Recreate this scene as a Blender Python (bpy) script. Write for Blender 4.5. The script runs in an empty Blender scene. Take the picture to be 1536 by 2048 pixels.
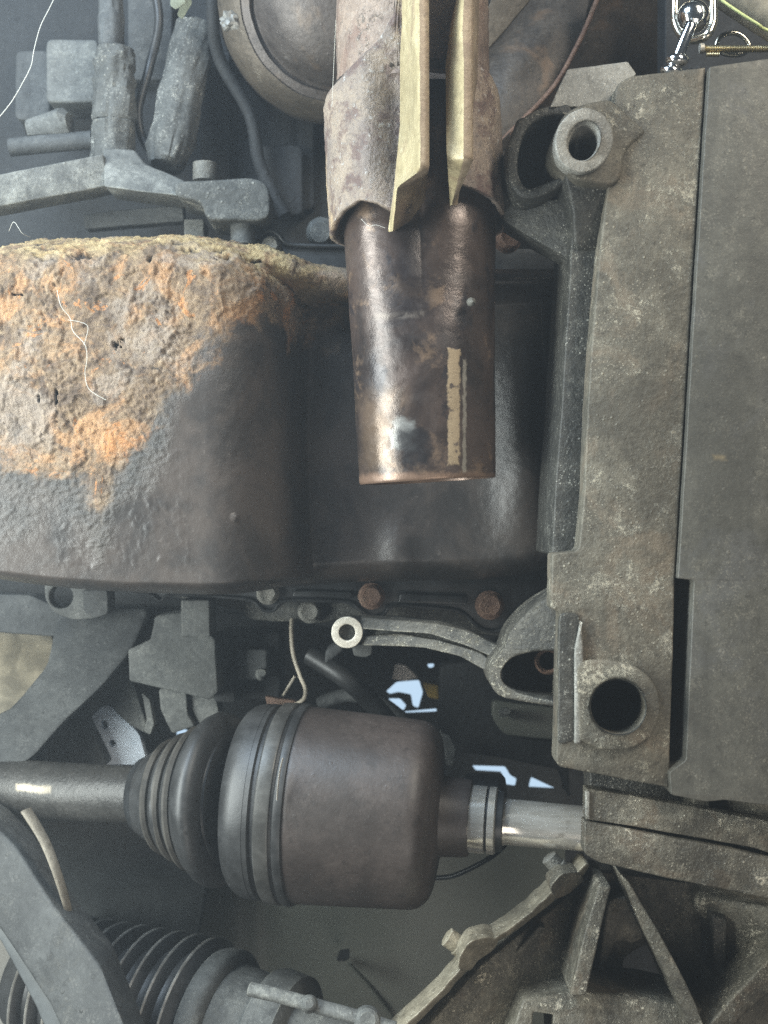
import bpy, bmesh, math, random
import numpy as np
from mathutils import Vector, Matrix, noise as mn
random.seed(7)
S = 0.25e-3            # metres for one photo pixel at the reference plane (Y = 0)
D0 = 0.6               # camera distance to that plane
sc = bpy.context.scene
col = sc.collection
# ------------------------------------------------------------------ camera, world, light, exposure
cd = bpy.data.cameras.new('camera'); cam = bpy.data.objects.new('camera', cd); col.objects.link(cam)
cam.location = (0, -D0, 0); cam.rotation_euler = (math.pi/2, 0, 0)
cd.sensor_fit = 'VERTICAL'; cd.sensor_height = 36; cd.lens = 18/(1024*S/D0)
cd.clip_start = 0.01; cd.clip_end = 50
cd.dof.use_dof = True; cd.dof.focus_distance = 0.58; cd.dof.aperture_fstop = 13
sc.camera = cam
w = bpy.data.worlds.new('World'); sc.world = w; w.use_nodes = True
bgn = w.node_tree.nodes['Background']; bgn.inputs[0].default_value = (0.62, 0.78, 1.0, 1); bgn.inputs[1].default_value = 0.035
def area(name, loc, aim, size, power, colr, sy=None):
    d = bpy.data.lights.new(name, 'AREA'); d.energy = power; d.color = colr; d.size = size
    if sy: d.shape = 'RECTANGLE'; d.size_y = sy
    o = bpy.data.objects.new(name, d); col.objects.link(o); o.location = loc
    o.rotation_euler = (Vector(aim)-Vector(loc)).to_track_quat('-Z', 'Y').to_euler(); return o
area('daylight_left', (-0.46, -0.26, 0.02), (-0.06, -0.02, 0.0), 0.22, 8.6, (0.93, 1.0, 0.97), 0.5)
area('daylight_top', (-0.36, -0.30, 0.56), (-0.10, 0.02, 0.08), 0.30, 7.8, (0.68, 0.84, 1.0))
area('daylight_right', (0.40, -0.50, 0.52), (0.10, 0.0, 0.05), 0.18, 5.4, (1.0, 0.93, 0.80), 0.4)
area('ground_bounce', (0.28, -0.80, -0.62), (0.08, 0.0, -0.16), 0.5, 2.9, (1.0, 0.93, 0.84))
sc.view_settings.view_transform = 'Standard'; sc.view_settings.look = 'None'
sc.view_settings.exposure = 0.0; sc.view_settings.gamma = 1.0
sc.view_settings.use_curve_mapping = False
sc.cycles.use_denoising = False
sc.cycles.max_bounces = 6
# ------------------------------------------------------------------ coordinates
def P(px, py, Y=0.0):
    k = S*(D0+Y)/D0
    return Vector(((px-768)*k, Y, (1024-py)*k))
def RL(px, Y=0.0): return px*S*(D0+Y)/D0
def fb(p, o=4): return mn.fractal(p, 1.0, 2.0, o)
# ------------------------------------------------------------------ material helper
class NT:
    def __init__(s, name):
        s.m = bpy.data.materials.new(name); s.m.use_nodes = True
        s.t = s.m.node_tree; s.n = s.t.nodes; s.l = s.t.links
        s.b = s.n['Principled BSDF']
        s.co = s.n.new('ShaderNodeTexCoord').outputs['Object']
    def put(s, sock, v):
        if hasattr(v, 'is_output'): s.l.new(v, sock)
        elif isinstance(v, (tuple, list)): sock.default_value = (*v, 1) if len(v) == 3 and sock.type == 'RGBA' else v
        else: sock.default_value = v
    def noise(s, scale, detail=5, rough=.6, dist=0.0, vec=None):
        n = s.n.new('ShaderNodeTexNoise'); s.l.new(vec or s.co, n.inputs['Vector'])
        n.inputs['Scale'].default_value = scale; n.inputs['Detail'].default_value = detail
        n.inputs['Roughness'].default_value = rough; n.inputs['Distortion'].default_value = dist
        return n.outputs['Fac']
    def vor(s, scale, feat='F1', vec=None):
        n = s.n.new('ShaderNodeTexVoronoi'); s.l.new(vec or s.co, n.inputs['Vector'])
        n.feature = feat; n.inputs['Scale'].default_value = scale
        return n.outputs['Distance']
    def stretch(s, v):
        n = s.n.new('ShaderNodeVectorMath'); n.operation = 'MULTIPLY'
        s.l.new(s.co, n.inputs[0]); n.inputs[1].default_value = v; return n.outputs[0]
    def ramp(s, f, a, b):
        n = s.n.new('ShaderNodeMapRange'); n.interpolation_type = 'SMOOTHSTEP'
        s.put(n.inputs[0], f); n.inputs[1].default_value = a; n.inputs[2].default_value = b
        return n.outputs[0]
    def mix(s, f, a, b):
        n = s.n.new('ShaderNodeMix'); n.data_type = 'RGBA'
        s.put(n.inputs[0], f); s.put(n.inputs[6], a); s.put(n.inputs[7], b); return n.outputs[2]
    def math(s, op, a, b=0.0):
        n = s.n.new('ShaderNodeMath'); n.operation = op; s.put(n.inputs[0], a); s.put(n.inputs[1], b); return n.outputs[0]
    def attr(s, name):
        n = s.n.new('ShaderNodeAttribute'); n.attribute_name = name; return n.outputs['Fac']
    def bump(s, h, strength, dist=0.001):
        n = s.n.new('ShaderNodeBump'); n.inputs['Strength'].default_value = strength
        n.inputs['Distance'].default_value = dist; s.put(n.inputs['Height'], h)
        s.l.new(n.outputs[0], s.b.inputs['Normal'])
    def edge(s, radius=0.0012, lo=.02, hi=.25):
        bv = s.n.new('ShaderNodeBevel'); bv.samples = 4; bv.inputs[0].default_value = radius
        g = s.n.new('ShaderNodeNewGeometry'); d = s.n.new('ShaderNodeVectorMath'); d.operation = 'DOT_PRODUCT'
        s.l.new(bv.outputs[0], d.inputs[0]); s.l.new(g.outputs['Normal'], d.inputs[1])
        return s.ramp(s.math('SUBTRACT', 1.0, d.outputs['Value']), lo, hi)
    def box(s, cx, cz, hx, hz, soft, wob=0.0, wobs=200):
        """soft rectangular patch mask at object x,z (metres): a stain or bare spot with its own outline"""
        sp = s.n.new('ShaderNodeSeparateXYZ'); s.l.new(s.co, sp.inputs[0])
        x = s.math('ABSOLUTE', s.math('SUBTRACT', sp.outputs[0], cx)); z = s.math('ABSOLUTE', s.math('SUBTRACT', sp.outputs[2], cz))
        d = s.math('MAXIMUM', s.math('SUBTRACT', x, hx), s.math('SUBTRACT', z, hz))
        if wob: d = s.math('ADD', d, s.math('MULTIPLY', s.math('SUBTRACT', s.noise(wobs, 4), .5), wob))
        return s.ramp(s.math('MULTIPLY', d, -1), -soft, soft)
    def out(s, c, rough=.6, metal=0.0, spec=.5):
        s.put(s.b.inputs['Base Color'], c); s.put(s.b.inputs['Roughness'], rough); s.put(s.b.inputs['Metallic'], metal)
        s.b.inputs['Specular IOR Level'].default_value = spec; return s.m
def grime(name, lo, hi, speck, amount=.58, sc_=1.0, bump=.35, metal=0.0, rough=.6, spec=.5, edge=None, tint=None, sharp=.035, dot=.75, patch=None):
    t = NT(name)
    n1 = t.noise(22*sc_, 6, .62); n2 = t.noise(110*sc_, 7, .68, .4); n3 = t.noise(420*sc_, 5, .65)
    f = t.ramp(t.math('ADD', t.math('MULTIPLY', n1, .55), t.math('MULTIPLY', n2, .45)), .36, .64)
    c = t.mix(f, lo, hi)
    if tint: c = t.mix(t.math('MULTIPLY', t.ramp(t.noise(34*sc_, 5, .6, .8), .52, .66), .7), c, tint)
    c = t.mix(t.math('MULTIPLY', t.ramp(n3, .38, .68), .28), c, (lo[0]*.4, lo[1]*.4, lo[2]*.4))
    sm = t.ramp(t.math('ADD', t.math('MULTIPLY', t.noise(430*sc_, 8, .80, 0), .45), t.math('MULTIPLY', t.noise(45*sc_, 6, .68), .55)), amount-sharp, amount+sharp)
    sm2 = t.math('MULTIPLY', t.ramp(t.math('ADD', t.math('MULTIPLY', t.noise(1500*sc_, 3, .6), .5), t.math('MULTIPLY', t.noise(150*sc_, 5, .65), .5)), .52, .64), .36)
    c = t.mix(sm2, c, tuple(.35*a_+.65*b_ for a_, b_ in zip(hi, speck)))
    c = t.mix(t.math('MULTIPLY', t.ramp(t.noise(240*sc_, 5, .7), .55, .68), .55), c, tuple(x_*.45 for x_ in lo))
    c = t.mix(t.math('MULTIPLY', sm, .85), c, speck)
    dots = t.math('MULTIPLY', t.ramp(t.vor(300*sc_), .24, .13), t.ramp(t.noise(75*sc_, 5, .7), .50, .60))
    dots2 = t.math('MULTIPLY', t.ramp(t.vor(700*sc_), .28, .16), t.ramp(t.noise(50*sc_, 5, .7), .46, .58))
    c = t.mix(t.math('MULTIPLY', t.math('MAXIMUM', dots, dots2), dot), c, speck)
    if patch: c = t.mix(t.math('MULTIPLY', t.box(*patch[:4], .0012, .006, 150), .9), c, patch[4])
    c = t.mix(t.math('MULTIPLY', t.ramp(t.noise(13*sc_, 7, .66, .8), .46, .62), .55), c, tuple(x_*.55 for x_ in lo))
    c = t.mix(t.math('MULTIPLY', t.ramp(t.noise(40*sc_, 6, .7, .3, t.stretch((1, 1, .16))), .54, .66), .40), c, tuple(x_*.6 for x_ in lo))
    if edge:
        e = t.math('MULTIPLY', t.edge(), t.ramp(t.noise(160*sc_, 5, .7), .40, .58))
        c = t.mix(e, c, edge)
    t.bump(t.math('ADD', t.math('MULTIPLY', n2, .6), t.math('ADD', t.math('MULTIPLY', n3, .6), t.math('MULTIPLY', t.math('MAXIMUM', sm, dots), .4))), min(1.0, bump*1.3), .0016)
    rr = t.math('ADD', rough-.12, t.math('MULTIPLY', n2, .24))
    return t.out(c, rr, metal, spec)
def plain(name, c, rough=.5, metal=0.0, var=.3, sc_=1.0, bump=.1, spec=.5):
    t = NT(name)
    n = t.noise(60*sc_, 7, .65, .3); n3 = t.noise(500*sc_, 4, .6)
    cc = t.mix(t.ramp(n, .35, .65), tuple(x*(1-var) for x in c), tuple(min(1, x*(1+var)) for x in c))
    t.bump(t.math('ADD', n, t.math('MULTIPLY', n3, .5)), bump, .001)
    return t.out(cc, t.math('ADD', rough-.08, t.math('MULTIPLY', n, .16)), metal, spec)
# ------------------------------------------------------------------ materials
M = {}
M['cast'] = grime('cast_aluminium_dusty', (.072, .064, .048), (.160, .144, .110), (.40, .365, .28), .57, 1.0, .5, .15, .62, edge=(.42, .39, .31), tint=(.17, .135, .095), dot=.45)
M['cast_mid'] = grime('cast_aluminium_grimy', (.030, .028, .023), (.095, .086, .068), (.40, .37, .29), .575, 1.05, .6, .15, .58, edge=(.40, .37, .29))
M['cast_dark'] = grime('cast_aluminium_dark', (.022, .022, .019), (.058, .055, .046), (.34, .33, .28), .615, 1.1, .5, .1, .55, edge=(.33, .31, .25))  # darker casting copy; shade of slots and set-back parts put into colour
M['cast_pale'] = grime('cast_aluminium_pale', (.17, .165, .145), (.31, .30, .265), (.52, .50, .44), .60, 1.2, .45, .15, .6, edge=(.46, .44, .38))
M['cover'] = grime('cover_plate_alloy', (.066, .062, .051), (.104, .098, .080), (.28, .255, .20), .63, .8, .22, .2, .58, tint=(.095, .092, .085), dot=0.25, patch=(.1534, .0249, .0026, .0008, (.30, .23, .13)))
M['gear'] = grime('gearbox_casting', (.055, .049, .037), (.175, .158, .120), (.55, .50, .39), .565, 1.05, .7, .2, .5, edge=(.50, .46, .37), tint=(.12, .09, .06), dot=.45)
M['gear_dark'] = grime('gearbox_shaded_casting', (.022, .021, .018), (.085, .078, .063), (.36, .33, .27), .61, 1.1, .7, .2, .5)  # darker copy of the gearbox casting, recess shade put into the colour
M['gear_tan'] = grime('gearbox_flange_casting', (.13, .112, .080), (.30, .262, .19), (.50, .46, .36), .62, 1.0, .45, .25, .5, edge=(.58, .53, .42))
M['black'] = plain('black_painted_steel', (.018, .019, .020), .38, 0, .4)
M['soot'] = grime('sooty_dark_metal', (.010, .011, .012), (.024, .025, .026), (.07, .07, .068), .63, .5, .5, 0, .75, dot=0.2)
M['dust'] = grime('dusty_bracket', (.055, .057, .055), (.140, .142, .134), (.32, .32, .29), .59, .6, .4, 0, .75, edge=(.30, .30, .26), sharp=.10, dot=0.22)
M['dust_speck'] = grime('caked_dust_metal', (.050, .051, .048), (.120, .121, .113), (.44, .43, .38), .56, .75, .6, 0, .8, dot=0.45)
M['arm'] = grime('mottled_arm_steel', (.022, .023, .023), (.066, .068, .066), (.15, .145, .13), .60, .45, .5, 0, .7, sharp=.10, dot=0.12)
M['dust_dark'] = grime('dusty_dark_part', (.034, .036, .037), (.080, .083, .082), (.20, .20, .19), .62, .55, .4, 0, .75, sharp=.12, dot=0.12)
M['rustbolt'] = grime('rusty_bolt_steel', (.10, .052, .035), (.21, .125, .085), (.36, .27, .20), .60, 1.6, .6, .2, .6)
M['greybolt'] = grime('dull_grey_bolt_steel', (.13, .125, .11), (.23, .22, .19), (.38, .36, .31), .60, 1.6, .5, .3, .55)
M['cv'] = grime('brown_black_painted_steel', (.040, .031, .027), (.060, .046, .040), (.10, .085, .075), .665, .7, .12, 0, .46, dot=0.05)
M['rubber'] = plain('black_rubber', (.026, .026, .026), .46, 0, .35, 1.0, .15)
M['rubber_pale'] = plain('paler_black_rubber', (.046, .042, .036), .58, 0, .35, 1.0, .2)  # slightly paler rubber for the boot fold crests
M['rubber_edge'] = plain('lit_rubber_edge', (.20, .19, .17), .6, 0, .4, 1.5, .2)  # light on the bellows ridges painted in as a paler rubber
M['clampband'] = plain('dull_steel_band', (.075, .073, .068), .42, .35, .3)
M['shaft'] = grime('grey_painted_shaft', (.040, .038, .035), (.070, .067, .062), (.18, .17, .155), .66, 1.0, .25, .2, .42, dot=0.2, patch=(-.2000, -.1575, .011, .0018, (.42, .36, .27)))
M['chrome'] = NT('bright_chrome').out((.80, .80, .80), .12, 1.0)
M['zinc'] = plain('bright_zinc_wire', (.70, .66, .55), .22, 1.0, .1)
M['brassy'] = grime('yellow_passivated_zinc', (.36, .29, .16), (.50, .42, .25), (.66, .60, .40), .62, .9, .15, .15, .42, tint=(.30, .20, .13), dot=0)
M['lip_edge'] = grime('browned_cut_edge', (.25, .18, .12), (.38, .30, .20), (.50, .44, .32), .62, .9, .2, .15, .5, tint=(.20, .13, .10), dot=0.1)
M['washer'] = grime('machined_ring_face', (.50, .46, .38), (.66, .62, .53), (.80, .76, .66), .60, 2.0, .2, .3, .45)
M['panel'] = plain('grey_green_body_panel', (.125, .130, .108), .42, 0, .12, .12, .05)
M['apron'] = plain('grey_undersealed_panel', (.060, .064, .064), .65, 0, .35, .3, .2)
M['greyplate'] = plain('light_grey_panel', (.21, .20, .18), .6, 0, .15, .4, .1)
M['whiteplate'] = plain('sky_lit_pale_plate', (.72, .80, .90), .5, 0, .12, .6, .1)  # bluish sky light on the plate is put into this bright colour
M['tan'] = plain('tan_dusty_metal', (.24, .205, .145), .7, 0, .45, .6, .3)
M['strip'] = grime('dusty_pale_strip', (.15, .13, .10), (.27, .24, .19), (.34, .31, .26), .62, .7, .3, 0, .7, dot=0.2)
M['pinkwhite'] = plain('pale_pinkish_plastic', (.52, .45, .40), .6, 0, .1)
M['amber'] = plain('amber_plastic', (.36, .24, .05), .5, 0, .2)
M['conv'] = grime('heat_stained_converter_steel', (.062, .050, .045), (.112, .095, .084), (.19, .17, .155), .64, .7, .28, .35, .5, tint=(.15, .11, .08), dot=0.1)
M['shield'] = grime('brown_heat_shield_steel', (.030, .024, .020), (.070, .056, .044), (.13, .11, .085), .64, .7, .3, .4, .5, tint=(.12, .075, .045), dot=0.1)
M['shield_tan'] = grime('tan_heat_shield_edge', (.085, .068, .050), (.150, .122, .092), (.22, .19, .15), .62, .8, .3, .3, .55, dot=0.2)
M['web'] = NT('cobweb_silk').out((.52, .51, .46), .7)
M['leaf'] = plain('pale_dry_leaf_scrap', (.42, .48, .38), .7, 0, .3)
M['foil'] = plain('crumpled_foil_scrap', (.16, .155, .14), .5, .3, .4, 2.0, .4)
M['wire'] = plain('beige_wire_insulation', (.32, .28, .22), .55, 0, .2)
M['greenwire'] = plain('yellow_green_wire', (.62, .68, .30), .4, 0, .1)
M['goldthread'] = plain('yellow_zinc_thread', (.52, .45, .28), .3, .9, .15)
def sleeve_mat():
    t = NT('rusty_clamp_sleeve_steel')
    n1 = t.noise(30, 7, .70, .2); n2 = t.noise(130, 7, .74, .1); n3 = t.noise(520, 5, .7)
    c = t.mix(t.ramp(n1, .38, .62), (.180, .146, .126), (.285, .225, .170))
    c = t.mix(t.math('MULTIPLY', t.ramp(t.noise(42, 8, .74, .2), .49, .60), .85), c, (.105, .064, .055))
    c = t.mix(t.math('MULTIPLY', t.ramp(t.noise(26, 5, .6, .5, t.stretch((1, 1, .55))), .56, .66), .75), c, (.46, .34, .19))
    c = t.mix(t.math('MULTIPLY', t.ramp(n3, .50, .66), .6), c, (.10, .085, .078))
    c = t.mix(t.math('MULTIPLY', t.ramp(t.noise(260, 6, .7), .60, .68), .8), c, (.46, .44, .41))
    t.bump(t.math('ADD', n2, t.math('MULTIPLY', n3, .8)), .75, .0016)
    return t.out(c, .62, .12)
M['sleeve'] = sleeve_mat()
M['upper_pipe'] = grime('pitted_brown_pipe_steel', (.155, .110, .088), (.30, .225, .17), (.40, .36, .31), .60, .9, .7, .1, .6, tint=(.16, .09, .065), dot=0.3)
def pipe_mat():
    t = NT('heat_stained_pipe_steel')
    n1 = t.noise(24, 6, .62, .7, t.stretch((1, 1, .7))); n2 = t.noise(95, 7, .7, .6); n3 = t.noise(500, 4, .6)
    c = t.mix(t.ramp(n1, .36, .60), (.028, .022, .021), (.078, .056, .047))
    c = t.mix(t.math('MULTIPLY', t.ramp(t.noise(32, 7, .70, .3), .53, .64), .75), c, (.19, .13, .088))
    c = t.mix(t.math('MULTIPLY', t.ramp(t.noise(38, 7, .70, .3, t.stretch((1.4, 1.4, .8))), .56, .63), .85), c, (.028, .024, .026))
    x = lambda px: (px-768)*S*.945
    z = lambda py: (1024-py)*S*.945
    strip = t.box(x(909), z(812), .0028, .0275, .0006, .0035, 260)
    c = t.mix(t.math('MULTIPLY', strip, t.ramp(t.noise(240, 5, .7), .30, .46)), c, (.30, .23, .145))
    line = t.box(x(931), z(830), .0008, .0270, .0005, .003, 300)
    c = t.mix(t.math('MULTIPLY', line, .6), c, (.36, .33, .27))
    tanlow = t.box(x(760), z(865), .0060, .0150, .0110, .024, 90)
    c = t.mix(t.math('MULTIPLY', tanlow, .4), c, (.25, .17, .105))
    topdark = t.box(x(822), z(530), .0085, .026, .006, .012, 90)  # darker patch down the middle of the upper, two-lobed stretch
    c = t.mix(t.math('MULTIPLY', topdark, .85), c, (.022, .018, .019))
    grey = t.box(x(805), z(868), .0055, .0065, .0022, .012, 160)
    c = t.mix(t.math('MULTIPLY', grey, .6), c, (.24, .245, .235))
    soot = t.box(x(828), z(895), .0075, .0085, .0030, .014, 120)
    c = t.mix(t.math('MULTIPLY', soot, .85), c, (.020, .019, .021))
    band = t.box(x(800), z(627), .012, .0016, .0010, .004, 180)
    c = t.mix(t.math('MULTIPLY', t.math('MULTIPLY', band, t.ramp(n2, .40, .60)), .4), c, (.22, .19, .16))
    low = t.box(x(855), z(958), .05, .0028, .0016, .004, 150)
    c = t.mix(t.math('MULTIPLY', low, .7), c, (.23, .145, .10))
    t.bump(t.math('ADD', n2, t.math('ADD', t.math('MULTIPLY', n3, .3), t.math('MULTIPLY', strip, .4))), .22, .0012)
    r = t.math('ADD', .22, t.math('MULTIPLY', t.ramp(n2, .35, .7), .22))
    r = t.math('ADD', r, t.math('MULTIPLY', strip, .25))
    return t.out(c, r, .35)
M['pipe'] = pipe_mat()
def polished_mat():
    t = NT('machined_bright_steel')
    n = t.noise(60, 5, .6, .3, t.stretch((1, 6, 6)))
    c = t.mix(t.ramp(n, .35, .65), (.62, .58, .51), (.76, .72, .65))
    c = t.mix(t.math('MULTIPLY', t.ramp(t.noise(90, 6, .7, 1.0), .60, .68), .45), c, (.20, .17, .13))
    t.bump(n, .05); return t.out(c, .17, .72)
M['polished'] = polished_mat()
def pan_mat():
    t = NT('rusting_black_pan_paint')
    ru = t.attr('rust'); oc = t.attr('ochre'); cr = t.attr('cavity'); gr = t.attr('flake')
    n1 = t.noise(26, 6, .62, .5); n2 = t.noise(85, 7, .7, .6); n3 = t.noise(330, 6, .7); n4 = t.noise(900, 4, .7)
    paint = t.mix(t.ramp(n1, .38, .62), (.036, .032, .030), (.068, .056, .049))
    paint = t.mix(t.math('MULTIPLY', t.ramp(n3, .60, .72), .4), paint, (.16, .14, .125))
    r1 = t.mix(t.ramp(n2, .34, .62), (.080, .055, .038), (.230, .160, .098))
    r1 = t.mix(t.math('MULTIPLY', t.ramp(t.noise(40, 6, .66, .8), .48, .64), .85), r1, (.36, .20, .095))
    r1 = t.mix(t.math('MULTIPLY', t.ramp(t.noise(30, 5, .6, .4), .50, .62), .7), r1, (.25, .205, .165))
    r1 = t.mix(t.math('MULTIPLY', t.ramp(t.noise(44, 6, .7, 1.2), .595, .64), .9), r1, (.40, .185, .07))
    r1 = t.mix(t.math('MULTIPLY', t.ramp(n3, .56, .70), .45), r1, (.42, .33, .22))
    r1 = t.mix(t.math('MULTIPLY', t.ramp(n4, .50, .36), .45), r1, (.09, .06, .05))
    oc_c = t.mix(t.ramp(n2, .35, .65), (.33, .225, .10), (.50, .385, .205))
    r1 = t.mix(t.math('MULTIPLY', oc, t.ramp(t.noise(70, 6, .68), .38, .58)), r1, oc_c)
    ruf = t.ramp(t.math('ADD', ru, t.math('MULTIPLY', t.math('SUBTRACT', n2, .5), 1.5)), .30, .85)
    c = t.mix(ruf, paint, r1)
    c = t.mix(t.math('MULTIPLY', gr, .4), c, t.mix(n3, (.055, .056, .050), (.125, .122, .105)))
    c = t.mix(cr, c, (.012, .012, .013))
    rough = t.math('ADD', .36, t.math('MULTIPLY', t.math('MAXIMUM', ru, t.math('MULTIPLY', gr, .6)), .45))
    amt = t.math('ADD', .12, t.math('MULTIPLY', t.math('MAXIMUM', ru, gr), .88))
    t.bump(t.math('MULTIPLY', amt, t.math('ADD', n3, t.math('MULTIPLY', n4, .7))), .8, .0016)
    return t.out(c, rough, 0, .45)
M['pan'] = pan_mat()
sky_m = NT('sky_glow'); sky_m.put(sky_m.b.inputs['Emission Color'], (.60, .80, 1.0)); sky_m.b.inputs['Emission Strength'].default_value = 1.0
M['sky'] = sky_m.out((0, 0, 0), 1.0)
# ------------------------------------------------------------------ object helpers
def link(name, me, mat, parent=None, smooth=40):
    if me.materials: me.materials.clear()
    me.materials.append(M[mat] if isinstance(mat, str) else mat)
    me.name = name
    me.polygons.foreach_set('use_smooth', [True]*len(me.polygons))
    if smooth is not None: me.set_sharp_from_angle(angle=math.radians(smooth))
    o = bpy.data.objects.new(name, me); col.objects.link(o)
    if parent is not None:
        o.parent = parent
        o.matrix_parent_inverse = Matrix.Translation(parent.location).inverted() if parent.type == 'EMPTY' else Matrix.Identity(4)
    return o
def tag(o, label, cat, group=None, kind=None):
    if label: o['label'] = label
    if cat: o['category'] = cat
    if group: o['group'] = group
    if kind: o['kind'] = kind
    return o
def thing(name, label, cat, loc, group=None):
    o = bpy.data.objects.new(name, None); col.objects.link(o); o.empty_display_size = .02
    o.location = loc; tag(o, label, cat, group); return o
def from_py(verts, faces):
    me = bpy.data.meshes.new('m'); me.from_pydata(verts, [], faces); me.update(); return me
def area2(p): return sum(p[i][0]*p[(i+1) % len(p)][1]-p[(i+1) % len(p)][0]*p[i][1] for i in range(len(p)))/2
def rounded(pts, rad, n=4):
    out = []
    N = len(pts)
    for i in range(N):
        a, b, c = (Vector(pts[(i-1) % N][:2]), Vector(pts[i][:2]), Vector(pts[(i+1) % N][:2]))
        r = pts[i][2] if len(pts[i]) > 2 else rad
        u, v = a-b, c-b
        ru, rv = min(r, u.length*.48), min(r, v.length*.48)
        if r <= .5: out.append(b); continue
        s0, s1 = b+u.normalized()*ru, b+v.normalized()*rv
        for k in range(n+1):
            t = k/n; out.append(s0*(1-t)**2+b*2*t*(1-t)+s1*t*t)
    return [(p.x, p.y) for p in out]
def rough_loop(pts, step, amp, seed=0):
    out = []; N = len(pts)
    for i in range(N):
        a, b = Vector(pts[i]), Vector(pts[(i+1) % N]); L = (b-a).length
        n = max(1, int(L/step))
        for k in range(n):
            p = a.lerp(b, k/n); q = Vector((p.x*.045+seed, p.y*.045, seed*1.7))
            q2 = Vector((p.x*.011+seed, p.y*.011, seed*2.3))
            out.append((p.x+amp*(mn.noise(q)+1.2*mn.noise(q2)), p.y+amp*(mn.noise(q+Vector((9, 3, 1)))+1.2*mn.noise(q2+Vector((4, 7, 2))))))
    return out
def circ(cx, cy, r, n=40, ry=None, rot=0):
    ry = ry or r; out = []
    for k in range(n):
        a = 2*math.pi*k/n; x, y = r*math.cos(a), ry*math.sin(a)
        out.append((cx+x*math.cos(rot)-y*math.sin(rot), cy+x*math.sin(rot)+y*math.cos(rot)))
    return out
def planefn(Y):
    if isinstance(Y, (int, float)): return lambda px, py: Y
    A = np.array([[1, a, b] for a, b, _ in Y], float); k = np.linalg.solve(A, np.array([c for _, _, c in Y], float))
    return lambda px, py: k[0]+k[1]*px+k[2]*py
PSEED = [0]
def plate(name, outline, Y, thick, mat, parent=None, bevel=4, rad=8, holes=(), jit=.9, smooth=38):
    """outline in photo pixels, on depth plane Y (number or three (px,py,Y) anchors), thick in metres towards the back"""
    PSEED[0] += 1
    loops = [rough_loop(rounded(outline, rad), 16, jit, PSEED[0]*3.1) if jit else rounded(outline, rad)] + [list(h) for h in holes]
    cu = bpy.data.curves.new('c', 'CURVE'); cu.dimensions = '2D'; cu.fill_mode = 'BOTH'
    for lp in loops:
        sp = cu.splines.new('POLY'); sp.points.add(len(lp)-1)
        for i, p in enumerate(lp): sp.points[i].co = (p[0], -p[1], 0, 1)
        sp.use_cyclic_u = True
    tp = thick/S
    cu.bevel_depth = bevel; cu.bevel_resolution = 2; cu.offset = -bevel
    cu.extrude = max(.01, tp/2-bevel)
    ob = bpy.data.objects.new('tmp', cu); col.objects.link(ob)
    dg = bpy.context.evaluated_depsgraph_get()
    me = bpy.data.meshes.new_from_object(ob.evaluated_get(dg))
    bpy.data.objects.remove(ob); bpy.data.curves.remove(cu)
    f = planefn(Y); zt = max(v.co.z for v in me.vertices)
    for v in me.vertices:
        px, py = v.co.x, -v.co.y; yf = f(px, py); q = P(px, py, yf)
        v.co = (q.x, yf+(zt-v.co.z)*S, q.z)
    bm = bmesh.new(); bm.from_mesh(me); bmesh.ops.remove_doubles(bm, verts=bm.verts, dist=1e-6)
    bmesh.ops.recalc_face_normals(bm, faces=bm.faces); bm.to_mesh(me); bm.free()
    return link(name, me, mat, parent, smooth)
def frame(d):
    d = d.normalized(); a = Vector((0, 0, 1)) if abs(d.z) < .9 else Vector((1, 0, 0))
    u = d.cross(a).normalized(); return u, d.cross(u).normalized()
def lathe(name, A, B, prof, mat, parent=None, key=0, seg=96, disp=None, smooth=35, caps=True):
    """A, B = (px,py,Y) axis points; prof = [(px or py along axis, radius px)]"""
    a, b = P(*A), P(*B); u, v = frame(b-a); vs = []; fs = []
    for i, (t, r) in enumerate(prof):
        f = (t-A[key])/(B[key]-A[key]); c = a.lerp(b, f); y = A[2]+(B[2]-A[2])*f; rr = RL(r, y)
        for k in range(seg):
            th = 2*math.pi*k/seg; d = u*math.cos(th)+v*math.sin(th)
            r2 = rr+(disp(th, t, c+d*rr) if disp else 0)
            vs.append(c+d*r2)
    n = len(prof)
    for i in range(n-1):
        for k in range(seg):
            k2 = (k+1) % seg; fs.append((i*seg+k, (i+1)*seg+k, (i+1)*seg+k2, i*seg+k2))
    if caps:
        fs.append(tuple(range(seg))); fs.append(tuple(range((n-1)*seg+seg-1, (n-1)*seg-1, -1)))
    me = from_py(vs, fs); bm = bmesh.new(); bm.from_mesh(me); bmesh.ops.recalc_face_normals(bm, faces=bm.faces); bm.to_mesh(me); bm.free()
    return link(name, me, mat, parent, smooth)
def spline(pts, n=10):
    out = []; N = len(pts); pts = [Vector(p) for p in pts]
    for i in range(N-1):
        p0, p1, p2, p3 = pts[max(0, i-1)], pts[i], pts[i+1], pts[min(N-1, i+2)]
        for k in range(n):
            t = k/n; out.append(.5*((2*p1)+(p2-p0)*t+(2*p0-5*p1+4*p2-p3)*t*t+(3*p1-p0-3*p2+p3)*t**3))
    out.append(pts[-1]); return out
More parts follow.
